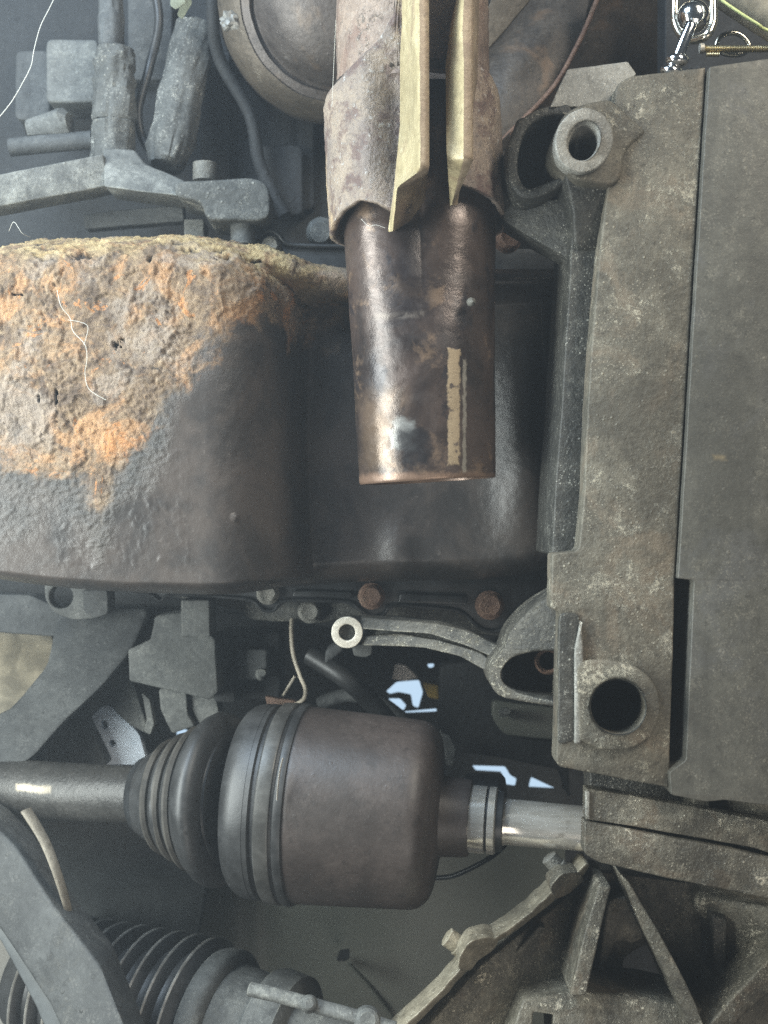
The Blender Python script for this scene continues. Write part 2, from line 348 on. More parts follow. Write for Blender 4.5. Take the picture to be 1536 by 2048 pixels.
def tube(name, pts, r, mat, parent=None, n=10, seg=16, rend=None, flat=1.0, closed=False, smooth=45):
    """pts in (px,py,Y); r in pixels at each point's own depth"""
    W = [P(*p) for p in pts]
    if closed: W = W+[W[0]]
    c = spline(W, n); L = len(c); vs = []; fs = []; u = None
    for i, p in enumerate(c):
        d = (c[min(i+1, L-1)]-c[max(i-1, 0)]).normalized()
        if u is None: u = frame(d)[0]
        u = (u-d*u.dot(d)).normalized(); v = d.cross(u)
        rr = RL(r+(((rend if rend is not None else r)-r)*i/(L-1)), p.y)
        for k in range(seg):
            th = 2*math.pi*k/seg; vs.append(p+u*rr*math.cos(th)+v*rr*flat*math.sin(th))
    for i in range(L-1):
        for k in range(seg):
            k2 = (k+1) % seg; fs.append((i*seg+k, (i+1)*seg+k, (i+1)*seg+k2, i*seg+k2))
    fs.append(tuple(range(seg))); fs.append(tuple(range((L-1)*seg+seg-1, (L-1)*seg-1, -1)))
    me = from_py(vs, fs); bm = bmesh.new(); bm.from_mesh(me); bmesh.ops.recalc_face_normals(bm, faces=bm.faces); bm.to_mesh(me); bm.free()
    return link(name, me, mat, parent, smooth)
def bolt(name, px, py, Y, r, mat, parent=None, h=.006, tilt=(0, 0), flange=1.22):
    """hexagon bolt head with pressed washer flange, facing the viewer"""
    c = P(px, py, Y); R = RL(r, Y); d = Vector((tilt[0], -1, tilt[1])).normalized(); u, v = frame(d)
    vs, fs = [], []
    rings = [(0, flange*R, 0), (.22*h, flange*R, 0), (.34*h, 1.02*R, 1), (.85*h, 1.0*R, 1), (h, .82*R, 1), (.94*h, .62*R, 0), (.93*h, .02*R, 0)]
    n = 36
    for z, rr, hx in rings:
        for k in range(n):
            th = 2*math.pi*k/n+.3
            q = rr
            if hx: q = rr*(.55+.45*math.cos(math.pi/6)/math.cos(((th) % (math.pi/3))-math.pi/6))
            vs.append(c+d*z+(u*math.cos(th)+v*math.sin(th))*q)
    for i in range(len(rings)-1):
        for k in range(n): k2 = (k+1) % n; fs.append((i*n+k, (i+1)*n+k, (i+1)*n+k2, i*n+k2))
    fs.append(tuple(range((len(rings)-1)*n, len(rings)*n)))
    me = from_py(vs, fs); bm = bmesh.new(); bm.from_mesh(me); bmesh.ops.recalc_face_normals(bm, faces=bm.faces); bm.to_mesh(me); bm.free()
    return link(name, me, mat, parent, 35)
def itp(x, xs, ys): return float(np.interp(x, xs, ys))
# ================================================================== background: sky and car body
me = from_py([(-.75, 1.1, -.85), (.75, 1.1, -.85), (.75, 1.1, .85), (-.75, 1.1, .85)], [(0, 1, 2, 3)])
tag(link('sky', me, 'sky'), None, None, kind='structure')
holes = [[(772, 1383), (793, 1364), (838, 1360), (846, 1385), (837, 1417), (826, 1413), (822, 1390), (797, 1385), (779, 1389)],
         [(776, 1397), (800, 1397), (813, 1411), (806, 1425), (794, 1421)],
         [(750, 1413), (770, 1410), (773, 1419), (757, 1424)],
         [(802, 1421), (874, 1416), (875, 1425), (806, 1428)],
         [(944, 1531), (1010, 1533), (1020, 1550), (1034, 1558), (1031, 1573), (1012, 1570), (1003, 1545), (952, 1542)],
         [(1062, 1554), (1113, 1578), (1057, 1575)], [(854, 1328), (868, 1327), (868, 1335), (858, 1337)],
         [(352, 1462), (372, 1458), (388, 1476), (372, 1492), (352, 1484)]]
o = plate('bulkhead_panel', [(-900, -1000), (2436, -1000), (2436, 3048), (-900, 3048)], .34, .004, 'soot', None, 1, 0, [rounded(h, 3, 2) for h in holes], 0)
tag(o, 'dark engine bay bulkhead with small ragged openings showing bright sky', 'panel')
# grey-green body panel under the driveshaft
def curved_panel(name, outline, Y, thick, mat, label, cat, **k): return tag(plate(name, outline, Y, thick, mat, None, **k), label, cat)
fp = thing('floor_panel', 'smooth grey green body panel below the driveshaft', 'panel', P(650, 2048, .2))
vs, fs = [], []
NX, NZ = 40, 40
for j in range(NZ+1):
    for i in range(NX+1):
        px = 370+i/NX*760; py = 1690+j/NZ*490
        Y = .225-.03*math.sin((px-370)/760*math.pi)-.03*((py-1690)/490)**2+.018*(1/(1+math.exp(-(px-500)/14)))
        vs.append(P(px, py, Y))
for j in range(NZ):
    for i in range(NX): a = j*(NX+1)+i; fs.append((a, a+1, a+NX+2, a+NX+1))
link('sheet', from_py(vs, fs), 'panel', fp, None)
tube('seam', [(420, 1762, .19), (405, 1810, .19), (388, 1870, .19), (383, 1900, .19)], 4, 'black', fp)
lathe('clip', (684, 1913, .197), (690, 1909, .165), [(684, 8), (687, 8), (688, 12), (690, 10)], 'black', fp, seg=16)
plate('clip_tab', [(672, 1920), (682, 1906), (700, 1903), (690, 1916), (680, 1925)], .168, .006, 'black', fp, 1, 2)
tube('stiffening_bead', [(700, 1930, .206), (740, 1975, .200), (790, 2040, .19)], 7, 'panel', fp, flat=.5)
o = plate('wheel_arch_apron', [(-400, 1560), (420, 1620), (415, 1760), (395, 1880), (330, 2300), (-400, 2300)], ((60, 1700, .15), (420, 1700, .18), (200, 2100, .14)), .01, 'apron', None, 4, 20)
tag(o, 'mottled dark grey wheel arch apron below the drive shaft', 'panel')
o = plate('pale_floor_sheet', [(-400, 1740), (10, 1868), (150, 2060), (220, 2260), (-400, 2260)], .12, .006, 'greyplate', None, 3, 6)
tag(o, 'light grey sheet panel behind the diagonal control arm', 'panel')
o = tube('brake_hose', [(52, 1620, .035), (88, 1680, .03), (114, 1745, .025), (136, 1818, .028), (142, 1860, .035)], 15, 'strip', rend=9, flat=.45)
tag(o, 'pale dusty curved strip hanging between shaft and control arm', 'hose')
# ================================================================== engine block and clutter behind
eb = thing('engine_block', 'dark dirty engine block behind the oil pan and exhaust pipe', 'engine', P(600, 1300, .2))
plate('block_face', [(-600, -320), (1180, -320), (1180, 1180), (1100, 1240), (980, 1285), (760, 1262), (600, 1250), (500, 1232), (330, 1215), (-600, 1200)], .20, .06, 'soot', eb, 6, 20)
# block flange that the pan is bolted to
plate('sump_rail', [(330, 1190), (470, 1218), (505, 1240), (560, 1243), (640, 1247), (700, 1232), (800, 1232), (900, 1246), (960, 1268), (1010, 1275), (1050, 1235), (1115, 1190), (1115, 1090), (330, 1090)], .132, .05, 'cast_dark', eb, 3, 10)
bolt('rail_bolt', 620, 1222, .128, 20, 'greybolt', eb)
for px, py, ww, hh, y in ((300, 60, 90, 200, .19), (430, 250, 60, 300, .185), (560, 360, 90, 140, .18), (610, 300, 36, 240, .19)):
    plate('casting_rib', [(px-ww/2, py-hh/2), (px+ww/2, py-hh/2), (px+ww/2, py+hh/2), (px-ww/2, py+hh/2)], y, .02, 'dust_dark' if py < 100 else 'soot', eb, 5, 14)
lathe('plug', (655, 470, .17), (640, 464, .13), [(655, 30), (642, 30), (641, 24), (640, 20)], 'dust', eb, seg=32)
# ---------- lower clutter left of the drive shaft
def bx(name, x0, y0, x1, y1, Y, th, mat, parent=None, bev=4, rad=6, jit=.9, sk=0): return plate(name, [(x0, y0), (x1, y0+sk), (x1, y1+sk), (x0, y1)], Y, th, mat, parent, bev, rad, (), jit)
gb = thing('gear_linkage_bracket', 'pale grey speckled bracket block hanging below the oil pan edge', 'bracket', P(340, 1400, .12))
plate('bracket_block', [(310, 1232), (362, 1225), (430, 1278), (436, 1385), (420, 1400), (258, 1362), (255, 1300), (300, 1280)], .135, .03, 'dust', gb, 4, 6)
bx('upper_tab', 362, 1200, 420, 1274, .105, .03, 'dust', gb, 3, 4)
plate('lower_tab', [(318, 1378), (372, 1370), (376, 1430), (390, 1452), (345, 1468), (322, 1420)], .15, .02, 'dust', gb, 3, 6)
plate('lower_tab', [(378, 1380), (430, 1392), (440, 1430), (400, 1450), (384, 1420)], .155, .02, 'dust', gb, 3, 6)
plate('hook', [(283, 1385), (300, 1400), (308, 1450), (300, 1470), (288, 1460), (294, 1440)], .15, .01, 'dust', gb, 2, 4)
ab = thing('lifting_eye', 'grey eyelet bracket with round hole under the rusty sump', 'bracket', P(145, 1230, .13))
plate('eye_plate', [(88, 1165), (205, 1165), (212, 1215), (190, 1238), (140, 1238), (108, 1226), (90, 1200)], .13, .012, 'dust', ab, 3, 10, [circ(122, 1193, 24, 28)])
plate('side_lug', [(165, 1180), (215, 1180), (216, 1228), (190, 1236), (168, 1224)], .118, .02, 'dust_dark', ab, 3, 6)
cl = thing('selector_housing', 'sooty black selector housing between grey bracket and beige wire', 'housing', P(500, 1400, .15))
bx('housing_body', 430, 1265, 560, 1400, .175, .04, 'soot', cl, 6, 12)
bx('housing_neck', 428, 1272, 452, 1335, .15, .03, 'dust_dark', cl, 5, 8)
bx('housing_step', 475, 1300, 535, 1360, .16, .02, 'dust_dark', cl, 5, 8)
lathe('knob', (522, 1350, .16), (524, 1346, .145), [(522, 12), (523, 12), (524, 7)], 'dust', cl, seg=20)
bx('housing_foot', 430, 1385, 470, 1405, .15, .02, 'soot', cl, 3, 5)
# hub carrier, strut and pale plate on the left
o = plate('strut_arm', [(300, 1215), (262, 1300), (205, 1370), (120, 1450), (60, 1520), (-260, 1640), (-280, 1560), (20, 1420), (95, 1330), (110, 1250), (120, 1215)], ((0, 1500, .11), (300, 1215, .15), (120, 1215, .16)), .03, 'dust_dark', None, 8, 20)
tag(o, 'broad dark grey strut sloping behind the drive shaft', 'strut')
o = plate('lower_body_sheet', [(-400, 1245), (100, 1262), (112, 1300), (95, 1345), (0, 1450), (-400, 1560)], ((-100, 1300, .19), (110, 1270, .21), (0, 1450, .18)), .006, 'tan', None, 3, 10)
tag(o, 'tan sunlit sheet metal behind the dark strut', 'panel')
o = plate('crossbar', [(-400, 1175), (60, 1190), (130, 1222), (128, 1275), (-400, 1235)], .16, .02, 'dust_dark', None, 4, 8)
tag(o, 'dark crossbar tucked under the rusty sump edge', 'bar')
mp = thing('mounting_plate', 'pale blue white drilled plate above the drive shaft', 'plate', P(225, 1500, .17))
plate('plate_body', [(175, 1440), (205, 1410), (222, 1412), (240, 1432), (262, 1450), (280, 1470), (296, 1530), (200, 1530), (178, 1470)], .165, .008, 'whiteplate', mp, 2, 6, [circ(208, 1450, 6, 14, 10, -.4), circ(224, 1487, 7, 14)])
plate('plate_back', [(170, 1345), (200, 1320), (250, 1330), (272, 1380), (300, 1470), (262, 1452), (240, 1432), (222, 1410), (205, 1408), (178, 1432), (165, 1390)], .16, .012, 'dust', mp, 3, 8)
o = plate('steering_knuckle', [(130, 1385), (160, 1370), (172, 1440), (215, 1530), (190, 1540), (150, 1480)], .15, .015, 'dust_dark', None, 4, 8)
tag(o, 'narrow dusty brown arm beside the pale drilled plate', 'arm')
o = plate('ribbed_guard', [(90, 1470), (140, 1440), (170, 1500), (195, 1540), (90, 1540)], .17, .01, 'apron', None, 3, 8)
tag(o, 'small grey guard plate behind the dusty brown arm', 'guard')
wh = thing('sensor_wire', 'thin beige wire looping down to the axle boot', 'wire', P(600, 1410, .09))
tube('wire_run', [(584, 1240, .13), (583, 1270, .12), (587, 1310, .115), (600, 1350, .11), (611, 1378, .105), (608, 1398, .10), (590, 1410, .10)], 4.5, 'wire', wh, seg=10)
plate('terminal', [(530, 1392), (556, 1398), (592, 1402), (600, 1416), (560, 1424), (536, 1418)], .11, .006, 'rustbolt', wh, 2, 4)
tube('wire_tail', [(590, 1352, .118), (578, 1372, .12), (566, 1392, .118)], 3, 'wire', wh, seg=8)
# ---------- things seen in the gap above the axle
o = tube('dark_hose', [(620, 1310, .17), (690, 1356, .16), (738, 1400, .165), (790, 1460, .17)], 20, 'rubber', seg=24); tag(o, 'black rubber hose crossing the bright gap above the axle joint', 'hose')
o = tube('grey_hose', [(640, 1405, .21), (700, 1390, .20), (760, 1405, .2), (820, 1450, .2)], 14, 'dust_dark', seg=18); tag(o, 'thin grey hose behind the axle joint housing', 'hose')
o = plate('pink_white_bracket', [(784, 1358), (792, 1328), (812, 1330), (836, 1355), (812, 1362)], .29, .008, 'pinkwhite', None, 2, 4); tag(o, 'pale pinkish bracket just above the bright sky gap', 'bracket')
o = plate('amber_lens', [(846, 1366), (876, 1370), (878, 1398), (856, 1394)], .28, .008, 'amber', None, 3, 4); tag(o, 'small amber plastic piece beside the bright sky gap', 'lens')
o = plate('crossmember', [(880, 1330), (1130, 1300), (1140, 1600), (1120, 1540), (1000, 1515), (880, 1500)], .20, .02, 'soot', None, 6, 14); tag(o, 'sooty crossmember behind the lower case ear', 'crossmember')
o = plate('grey_green_shelf', [(985, 1400), (1120, 1418), (1120, 1482), (1010, 1470), (985, 1440)], .19, .012, 'panel', None, 4, 14); tag(o, 'grey green bracket shelf below the lower case ear', 'bracket')
lathe_o = lathe('rubber_stop', (1006, 1425, .185), (1014, 1423, .165), [(1006, 9), (1012, 9), (1014, 6)], 'dust', None, seg=16); tag(lathe_o, 'small grey stud on the grey green bracket shelf', 'stud')
o = plate('clip_bracket', [(880, 1465), (900, 1472), (912, 1500), (906, 1535), (890, 1530), (884, 1500)], .17, .01, 'dust', None, 2, 5); tag(o, 'small dusty clip above the axle neck', 'clip')
# ================================================================== upper left: engine mount
mb = thing('mount_bracket', 'long grey cast bracket arm ending in a bolted eye above the sump', 'bracket', P(250, 400, .11))
plate('arm_plate', [(-340, 445), (-20, 352), (206, 308), (214, 372), (0, 412), (-340, 480)], ((-100, 400, .075), (206, 340, .105), (206, 372, .105)), .02, 'dust', mb, 3, 4)
plate('arm_gusset', [(206, 296), (268, 300), (290, 328), (335, 346), (372, 362), (370, 392), (300, 385), (208, 372)], ((206, 330, .106), (370, 370, .10), (290, 390, .094)), .03, 'dust', mb, 4, 6)
plate('arm_end', [(350, 362), (420, 360), (500, 354), (530, 362), (540, 385), (540, 432), (520, 442), (412, 440), (405, 405), (350, 392)], .092, .04, 'dust_speck', mb, 6, 14)
lathe('bolt_shank', (410, 325, .105), (410, 362, .105), [(325, 16), (327, 24), (362, 24)], 'greybolt', mb, 1, 32)
lathe('stud', (486, 432, .105), (486, 492, .105), [(432, 25), (490, 25), (492, 22)], 'dust', mb, 1, 32)
plate('lower_bar', [(165, 428), (365, 408), (368, 442), (170, 458)], .13, .01, 'dust_dark', mb, 3, 5)
bx('lower_block', 368, 438, 408, 484, .12, .02, 'dust', mb, 3, 4)
em = thing('mount_column', 'speckled dusty upright column above the bracket arm', 'mount', P(228, 305, .13))
cl_d = lambda th, t, p: .0022*fb(p*110)+.0012*fb(p*330)
lathe('upper_rod', (220, -80, .14), (222, 100, .14), [(-80, 22), (20, 22), (40, 24), (95, 26)], 'dust_dark', em, 1, 32, cl_d)
lathe('column_body', (232, 92, .14), (226, 246, .14), [(92, 20), (98, 34)]+[(100+i*7, 38+.6*i*.3) for i in range(14)]+[(200, 42), (238, 44), (246, 38)], 'dust_speck', em, 1, 48, cl_d)
lathe('column_foot', (226, 246, .14), (228, 330, .14), [(246, 36), (250, 42), (300, 42), (330, 46)], 'dust_speck', em, 1, 48, cl_d)
bx('side_box', 92, 78, 196, 205, .165, .03, 'dust', em, 6, 14)
bx('side_box_step', 30, 100, 100, 240, .185, .03, 'dust_dark', em, 6, 14)
tube('cross_rod', [(20, 295, .15), (90, 288, .15), (185, 280, .15)], 18, 'dust_dark', em, seg=24)
lathe('rod_end', (60, 255, .155), (140, 245, .15), [(60, 20), (100, 24), (128, 28), (140, 20)], 'dust', em, 0, 32, cl_d)
o = lathe('coolant_pipe', (392, 60, .16), (330, 335, .135), [(60, 40)]+[(60+i*20, 40+i*.4) for i in range(1, 13)]+[(330, 36), (335, 30)], 'dust_speck', None, 1, 64, lambda th, t, p: .0022*fb(p*90)+.0014*fb(p*300)); tag(o, 'dusty speckled pipe leaning behind the bracket eye', 'pipe')
o = tube('wiring_conduit', [(300, -60, .15), (318, 40, .15), (300, 130, .155), (276, 230, .15), (300, 300, .15), (360, 330, .15)], 9, 'rubber', seg=14); tag(o, 'thin black conduit curling beside the speckled column', 'conduit')
o = tube('branch_hose', [(430, -60, .13), (425, 30, .135), (440, 120, .15), (500, 230, .16), (520, 330, .165), (570, 430, .165)], 13, 'soot', seg=16); tag(o, 'sooty hose dropping behind the converter can', 'hose')
# ================================================================== catalytic converter and exhaust elbow
cc = thing('catalytic_converter', 'round bottomed brown heat stained catalytic converter can', 'converter', P(665, 238, .11))
CA, CB = (672, 2, .200), (673, 1, .075)
ct = lambda y: 672+(.200-y)/.125          # depth to axis parameter
prof = [(672.0, 240), (ct(.15), 240)]
for i in range(9): a = i/8*math.pi/2; prof.append((ct(.135-.026*math.sin(a)), 178+58*math.cos(a)))
prof += [(ct(.1085), 174), (ct(.1115), 170), (ct(.1115), 166), (ct(.108), 160), (ct(.100), 140), (ct(.094), 110), (ct(.090), 70), (ct(.0885), 30), (ct(.088), 1)]
lathe('end_shell', CA, CB, prof, 'conv', cc, 0, 128, lambda th, t, p: .0007*fb(p*50), smooth=70)
prof = [(ct(.136), 236)]
for i in range(9): a = .12+i/8*1.2; prof.append((ct(.135-.027*math.sin(a)), 178+59.5*math.cos(a)))
lathe('rim_band', CA, CB, prof, 'shield_tan', cc, 0, 128, lambda th, t, p: .0006*fb(p*50), caps=False, smooth=70)
ee = thing('exhaust_elbow', 'wide dark brown exhaust elbow under a scorched shield', 'exhaust', P(1150, 250, .15))
tube('elbow_pipe', [(1380, -220, .22), (1240, -20, .19), (1120, 130, .175), (1010, 270, .17), (900, 390, .18)], 150, 'shield', ee, 12, 64)
plate('shield_flap', [(1190, -60), (1345, -60), (1350, 120), (1240, 200), (1090, 250), (1010, 300), (985, 300), (1110, 170), (1160, 80)], ((1190, 0, .105), (1345, 0, .13), (1010, 290, .12)), .002, 'shield', ee, 1, 8)
plate('shield_strip', [(970, 40), (1000, -60), (1075, -60), (1060, 0), (1010, 60), (968, 108)], ((970, 40, .095), (1060, -40, .09), (1000, 90, .10)), .003, 'shield_tan', ee, 1.5, 6)
tube('shield_fold', [(1205, -30, .10), (1190, 10, .10), (1160, 80, .105), (1110, 170, .112), (1050, 235, .118), (1000, 285, .12)], 5, 'rustbolt', ee, seg=12)
# ================================================================== oil pan
op = thing('oil_pan', 'flaking orange rusty steel oil pan with deep sump and bolted flange', 'oil pan', P(500, 1180, .1))
U0, U1, V0, V1, DU = -310, 1230, 396, 1250, 2.3
us = np.arange(U0, U1, DU); vv = np.arange(V0, V1, DU)
Ug, Vg = np.meshgrid(us, vv)
vtop = np.interp(Ug, [-310, -130, 0, 100, 300, 400, 500, 600, 700, 850, 1230], [520, 445, 420, 409, 404, 412, 436, 464, 474, 470, 470])
vbot = np.interp(Ug, [-310, -130, 0, 100, 250, 400, 550, 700, 1000, 1230], [1120, 1166, 1186, 1198, 1208, 1211, 1204, 1194, 1188, 1155])
def dome(dr, dt, db, rr, rt, rb, dl=None, rl=1):
    a = np.clip(1-dr/rr, 0, None); b = np.clip(1-dt/rt, 0, None); c = np.clip(1-db/rb, 0, None)
    q2 = a**2+b**2+c**2
    if dl is not None: q2 = q2+np.clip(1-dl/rl, 0, None)**2
    return np.sqrt(np.clip(1-q2, 0, 1))
right_edge = 628-18*np.cos((Vg-830)/350*1.4)
hs = .118*dome(right_edge-Ug, Vg-vtop, vbot-Vg, 200, 135, 46)
hs += np.where(hs > .05, .006*np.sin(np.clip((Vg-470)/700, 0, 1)*math.pi)*np.clip((560-Ug)/400, 0, 1), 0)
hh = .050*dome(1200-Ug, Vg-(vtop+38), (vbot-4)-Vg, 70, 60, 60, Ug-440, 50)
# shoulder ridge carrying the rust towards the pipe
hr_amp = np.interp(Ug, [60, 150, 330, 440, 520, 640, 760, 960, 1180, 1220], [0, .03, .078, .090, .090, .080, .070, .070, .070, .0])
ridge = hr_amp*np.sqrt(np.clip(1-((Vg-(vtop+52))/56)**2, 0, 1))
# swelling in the shallow floor
hh += .014*np.exp(-((Ug-1085)/75)**2-((Vg-850)/260)**2)+.004*np.exp(-((Ug-800)/40)**2-((Vg-1110)/60)**2)
hh -= .010*np.exp(-((Ug-1215)/70)**2-((Vg-880)/150)**2)
def smax(a, b, k): h = np.clip(.5+.5*(a-b)/k, 0, 1); return b*(1-h)+a*h+k*h*(1-h)
h = smax(smax(hs, hh, .012), ridge, .010)
X = (Ug-768)*S; Z = (1024-Vg)*S; Yg = .118-h
base = np.stack([X, Yg, Z], -1)
du = np.gradient(base, axis=1); dv = np.gradient(base, axis=0)
nr = np.cross(du, dv); nr /= np.linalg.norm(nr, axis=-1, keepdims=True)+1e-12
nr *= np.sign(-nr[..., 1:2]+1e-9)
ny, nx = Ug.shape
# where the crust has grown: outline of the rusted patch (pixels)
line_u = [-130, 0, 60, 140, 175, 205, 240, 300, 350, 400, 470, 560, 700, 1230]
line_v = [905, 912, 922, 935, 965, 1005, 915, 830, 760, 700, 645, 612, 592, 540]
lim = np.interp(Ug, line_u, line_v)
pits = [(165, 515, 32, 8), (230, 488, 15, 5), (310, 481, 24, 4), (370, 493, 26, 5), (430, 488, 22, 4), (445, 508, 20, 5), (300, 520, 6, 8), (238, 690, 9, 12), (120, 795, 4, 20),
        (500, 500, 18, 4), (350, 478, 14, 3), (85, 800, 4, 10), (40, 590, 14, 3)]
flat_u, flat_v, flat_h = Ug.ravel(), Vg.ravel(), h.ravel()
rust = np.zeros(Ug.size); ochre = np.zeros(Ug.size); cav = np.zeros(Ug.size); flake = np.zeros(Ug.size); dsp = np.zeros(Ug.size)
bp = base.reshape(-1, 3); lm = lim.ravel(); vt = vtop.ravel()
sst = lambda a, b, x: (lambda t: t*t*(3-2*t))(min(1, max(0, (x-a)/(b-a))))
for i in range(Ug.size):
    if flat_h[i] < .004: continue
    u, v = flat_u[i], flat_v[i]; p = Vector(bp[i])
    w1 = mn.fractal(p*38, 1, 2, 4)
    e = lm[i]-v+55*w1
    r = sst(-120, 60, e); rc = sst(-60, 70, e)
    if u > 560: r *= 1-sst(640, 800, u); rc *= 1-sst(560, 720, u)
    # bubbled grey paint just outside the rust
    g = sst(-150, -25, e+70*mn.noise(p*30+Vector((3, 1, 8))))*(1-r) if u < 380 and v > 640 else 0
    g *= sst(-130, 60, 330-u)*.9
    d = 0.0
    if r > .01 or g > .01:
        q = p*1.0
        wv = Vector((mn.noise(q*120), mn.noise(q*120+Vector((5, 0, 0))), mn.noise(q*120+Vector((0, 7, 0)))))*.0022
        f1 = mn.voronoi(Vector(((q.x+wv.x)*290, (q.y+wv.y)*290, (q.z+wv.z)*360)))[0][0]
        f2 = mn.fractal(q*420, .9, 2, 3)
        lump = .55-f1
        rr_ = r; r = rc; am = .30+.70*sst(-.15, .30, mn.fractal(q*33+Vector((8, 2, 6)), 1, 2, 3)); d += r*(.0016*am*lump+(.0003+.0006*am)*f2+.0013*w1) + g*(.0020*max(-.1, lump)+.0006*f2)
        st = mn.fractal(q*75+Vector((2, 9, 4)), 1, 2, 3)
        d += r*.0010*sst(.10, .14, st)
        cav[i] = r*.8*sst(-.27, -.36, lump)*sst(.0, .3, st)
        ochre[i] = r*sst(118, 62, v-vt[i]+34*w1); r = rr_
    for (a, b, ra, rb) in pits:
        du_, dv_ = (u-a)/ra, (v-b)/rb
        if abs(du_) < 1.6 and abs(dv_) < 1.8:
            k = sst(1.05, .75, math.hypot(du_, dv_)+1.0*mn.fractal(p*260+Vector((a, b, 0)), .7, 2, 4)+.12)
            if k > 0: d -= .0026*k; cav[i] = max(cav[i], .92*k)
    if u < 380 and 900 < v < 1140 and r < .5:
        d += .0005*max(0, mn.fractal(p*190+Vector((1, 4, 4)), 1, 2, 3))*sst(-150, 0, 300-u)*sst(-60, 30, u-120)
    d += .0004*mn.noise(p*45)+.00012*mn.noise(p*260)
    if (u-468)**2+(v-1035)**2 < 81: d += .0012*(1-((u-468)**2+(v-1035)**2)/81)
    rust[i] = r; flake[i] = g; dsp[i] = d
pos = bp+nr.reshape(-1, 3)*dsp[:, None]
idx = np.arange(nx*ny).reshape(ny, nx)
q = np.stack([idx[:-1, :-1], idx[1:, :-1], idx[1:, 1:], idx[:-1, 1:]], -1).reshape(-1, 4)
raw = np.maximum(np.maximum(hs, hh), ridge).ravel(); keep = (raw[q] > .0008).any(axis=1); q = q[keep]
used = np.unique(q); remap = -np.ones(nx*ny, int); remap[used] = np.arange(len(used))
me = bpy.data.meshes.new('sump')
me.vertices.add(len(used)); me.vertices.foreach_set('co', pos[used].astype(np.float32).ravel())
qq = remap[q]; me.loops.add(qq.size); me.loops.foreach_set('vertex_index', qq.ravel().astype(np.int32))
me.polygons.add(len(qq)); me.polygons.foreach_set('loop_start', np.arange(0, qq.size, 4, dtype=np.int32))
me.update(); me.validate()
for nm, ar in (('rust', rust), ('ochre', ochre), ('cavity', cav), ('flake', flake)):
    at = me.attributes.new(nm, 'FLOAT', 'POINT'); at.data.foreach_set('value', ar[used].astype(np.float32))
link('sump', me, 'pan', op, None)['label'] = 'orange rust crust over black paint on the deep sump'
# flange along the lower edge
fl = [(250, 1150), (262, 1190), (300, 1192), (322, 1205), (345, 1192), (480, 1200), (508, 1206), (524, 1222), (548, 1224), (572, 1204), (690, 1206), (716, 1220), (742, 1238), (768, 1232), (790, 1214), (900, 1222), (930, 1232), (958, 1258), (985, 1266), (1012, 1256), (1034, 1222), (1120, 1165), (1130, 1060), (250, 1060)]
flange = plate('flange', fl, .112, .004, 'black', op, 2, 6, (), .3)
tube('edge_bead', [(p[0], p[1]-3, .110) for p in fl[1:22]], 3.2, 'black', flange, 4, 8)
plate('flange_bead', [(588, 1180), (706, 1184), (702, 1197), (584, 1194)], .1085, .004, 'black', flange, 3, 6)
plate('flange_bead', [(800, 1186), (938, 1192), (934, 1210), (796, 1206)], .1085, .004, 'black', flange, 3, 6)
bolt('flange_bolt', 536, 1186, .111, 19, 'greybolt', op)
bolt('flange_bolt', 743, 1192, .111, 22, 'rustbolt', op)
bolt('flange_bolt', 979, 1210, .111, 24, 'rustbolt', op)
plate('upper_flange', [(470, 482), (512, 480), (524, 466), (542, 460), (560, 470), (574, 486), (620, 490), (760, 492), (1180, 500), (1180, 620), (470, 620)], .112, .004, 'black', op, 2, 6, (), .3)
tube('upper_edge_bead', [(470, 483, .11), (512, 481, .11), (526, 467, .11), (542, 462, .11), (558, 471, .11), (575, 488, .11), (620, 492, .11), (700, 493, .11)], 5, 'black', op, 6, 10)
bolt('flange_bolt', 542, 494, .111, 17, 'greybolt', op)
bolt('flange_bolt', 1012, 476, .09, 26, 'rustbolt', op, tilt=(.4, 0))
# ================================================================== exhaust downpipe with its split clamp sleeve
ex = thing('exhaust_downpipe', 'brown heat stained exhaust pipe with split clamp sleeve and cut open end', 'exhaust pipe', P(855, 965, 0))
AX = lambda py: np.interp(py, [-100, 190, 430, 960], [824, 826, 838, 855])      # axis pixel x along the pipe
CY = 0.0
def ring_pt(py, th, r):                       # th = 0 faces the viewer, positive towards the right; r in pixels
    c = P(float(AX(py)), py, CY); return Vector((c.x+RL(r)*math.sin(th), CY-RL(r)*math.cos(th), c.z))
def grid_obj(name, rows, mat, parent, closed=False, smooth=45, solid=0.0):
    vs = [p for r in rows for p in r]; n = len(rows[0]); fs = []
    for i in range(len(rows)-1):
        for k in range(n if closed else n-1):
            k2 = (k+1) % n; fs.append((i*n+k, i*n+k2, (i+1)*n+k2, (i+1)*n+k))
    me = from_py(vs, fs); bm = bmesh.new(); bm.from_mesh(me); bmesh.ops.recalc_face_normals(bm, faces=bm.faces); bm.to_mesh(me); bm.free()
    o = link(name, me, mat, parent, smooth)
    if solid:
        m = o.modifiers.new('sheet_thickness', 'SOLIDIFY'); m.thickness = solid; m.offset = -1
    return o
# upper pipe
rows = []
for py in list(np.arange(-110, 196, 6))+[200]:
    row = []
    for k in range(128):
        th = 2*math.pi*k/128; r = 152+.004*(py-100)
        p = ring_pt(py, th, r); r += 2.0*fb(p*70)+1.4*fb(p*240)
        row.append(ring_pt(py, th, r))
    rows.append(row)
grid_obj('upper_pipe', rows, 'upper_pipe', ex, True)
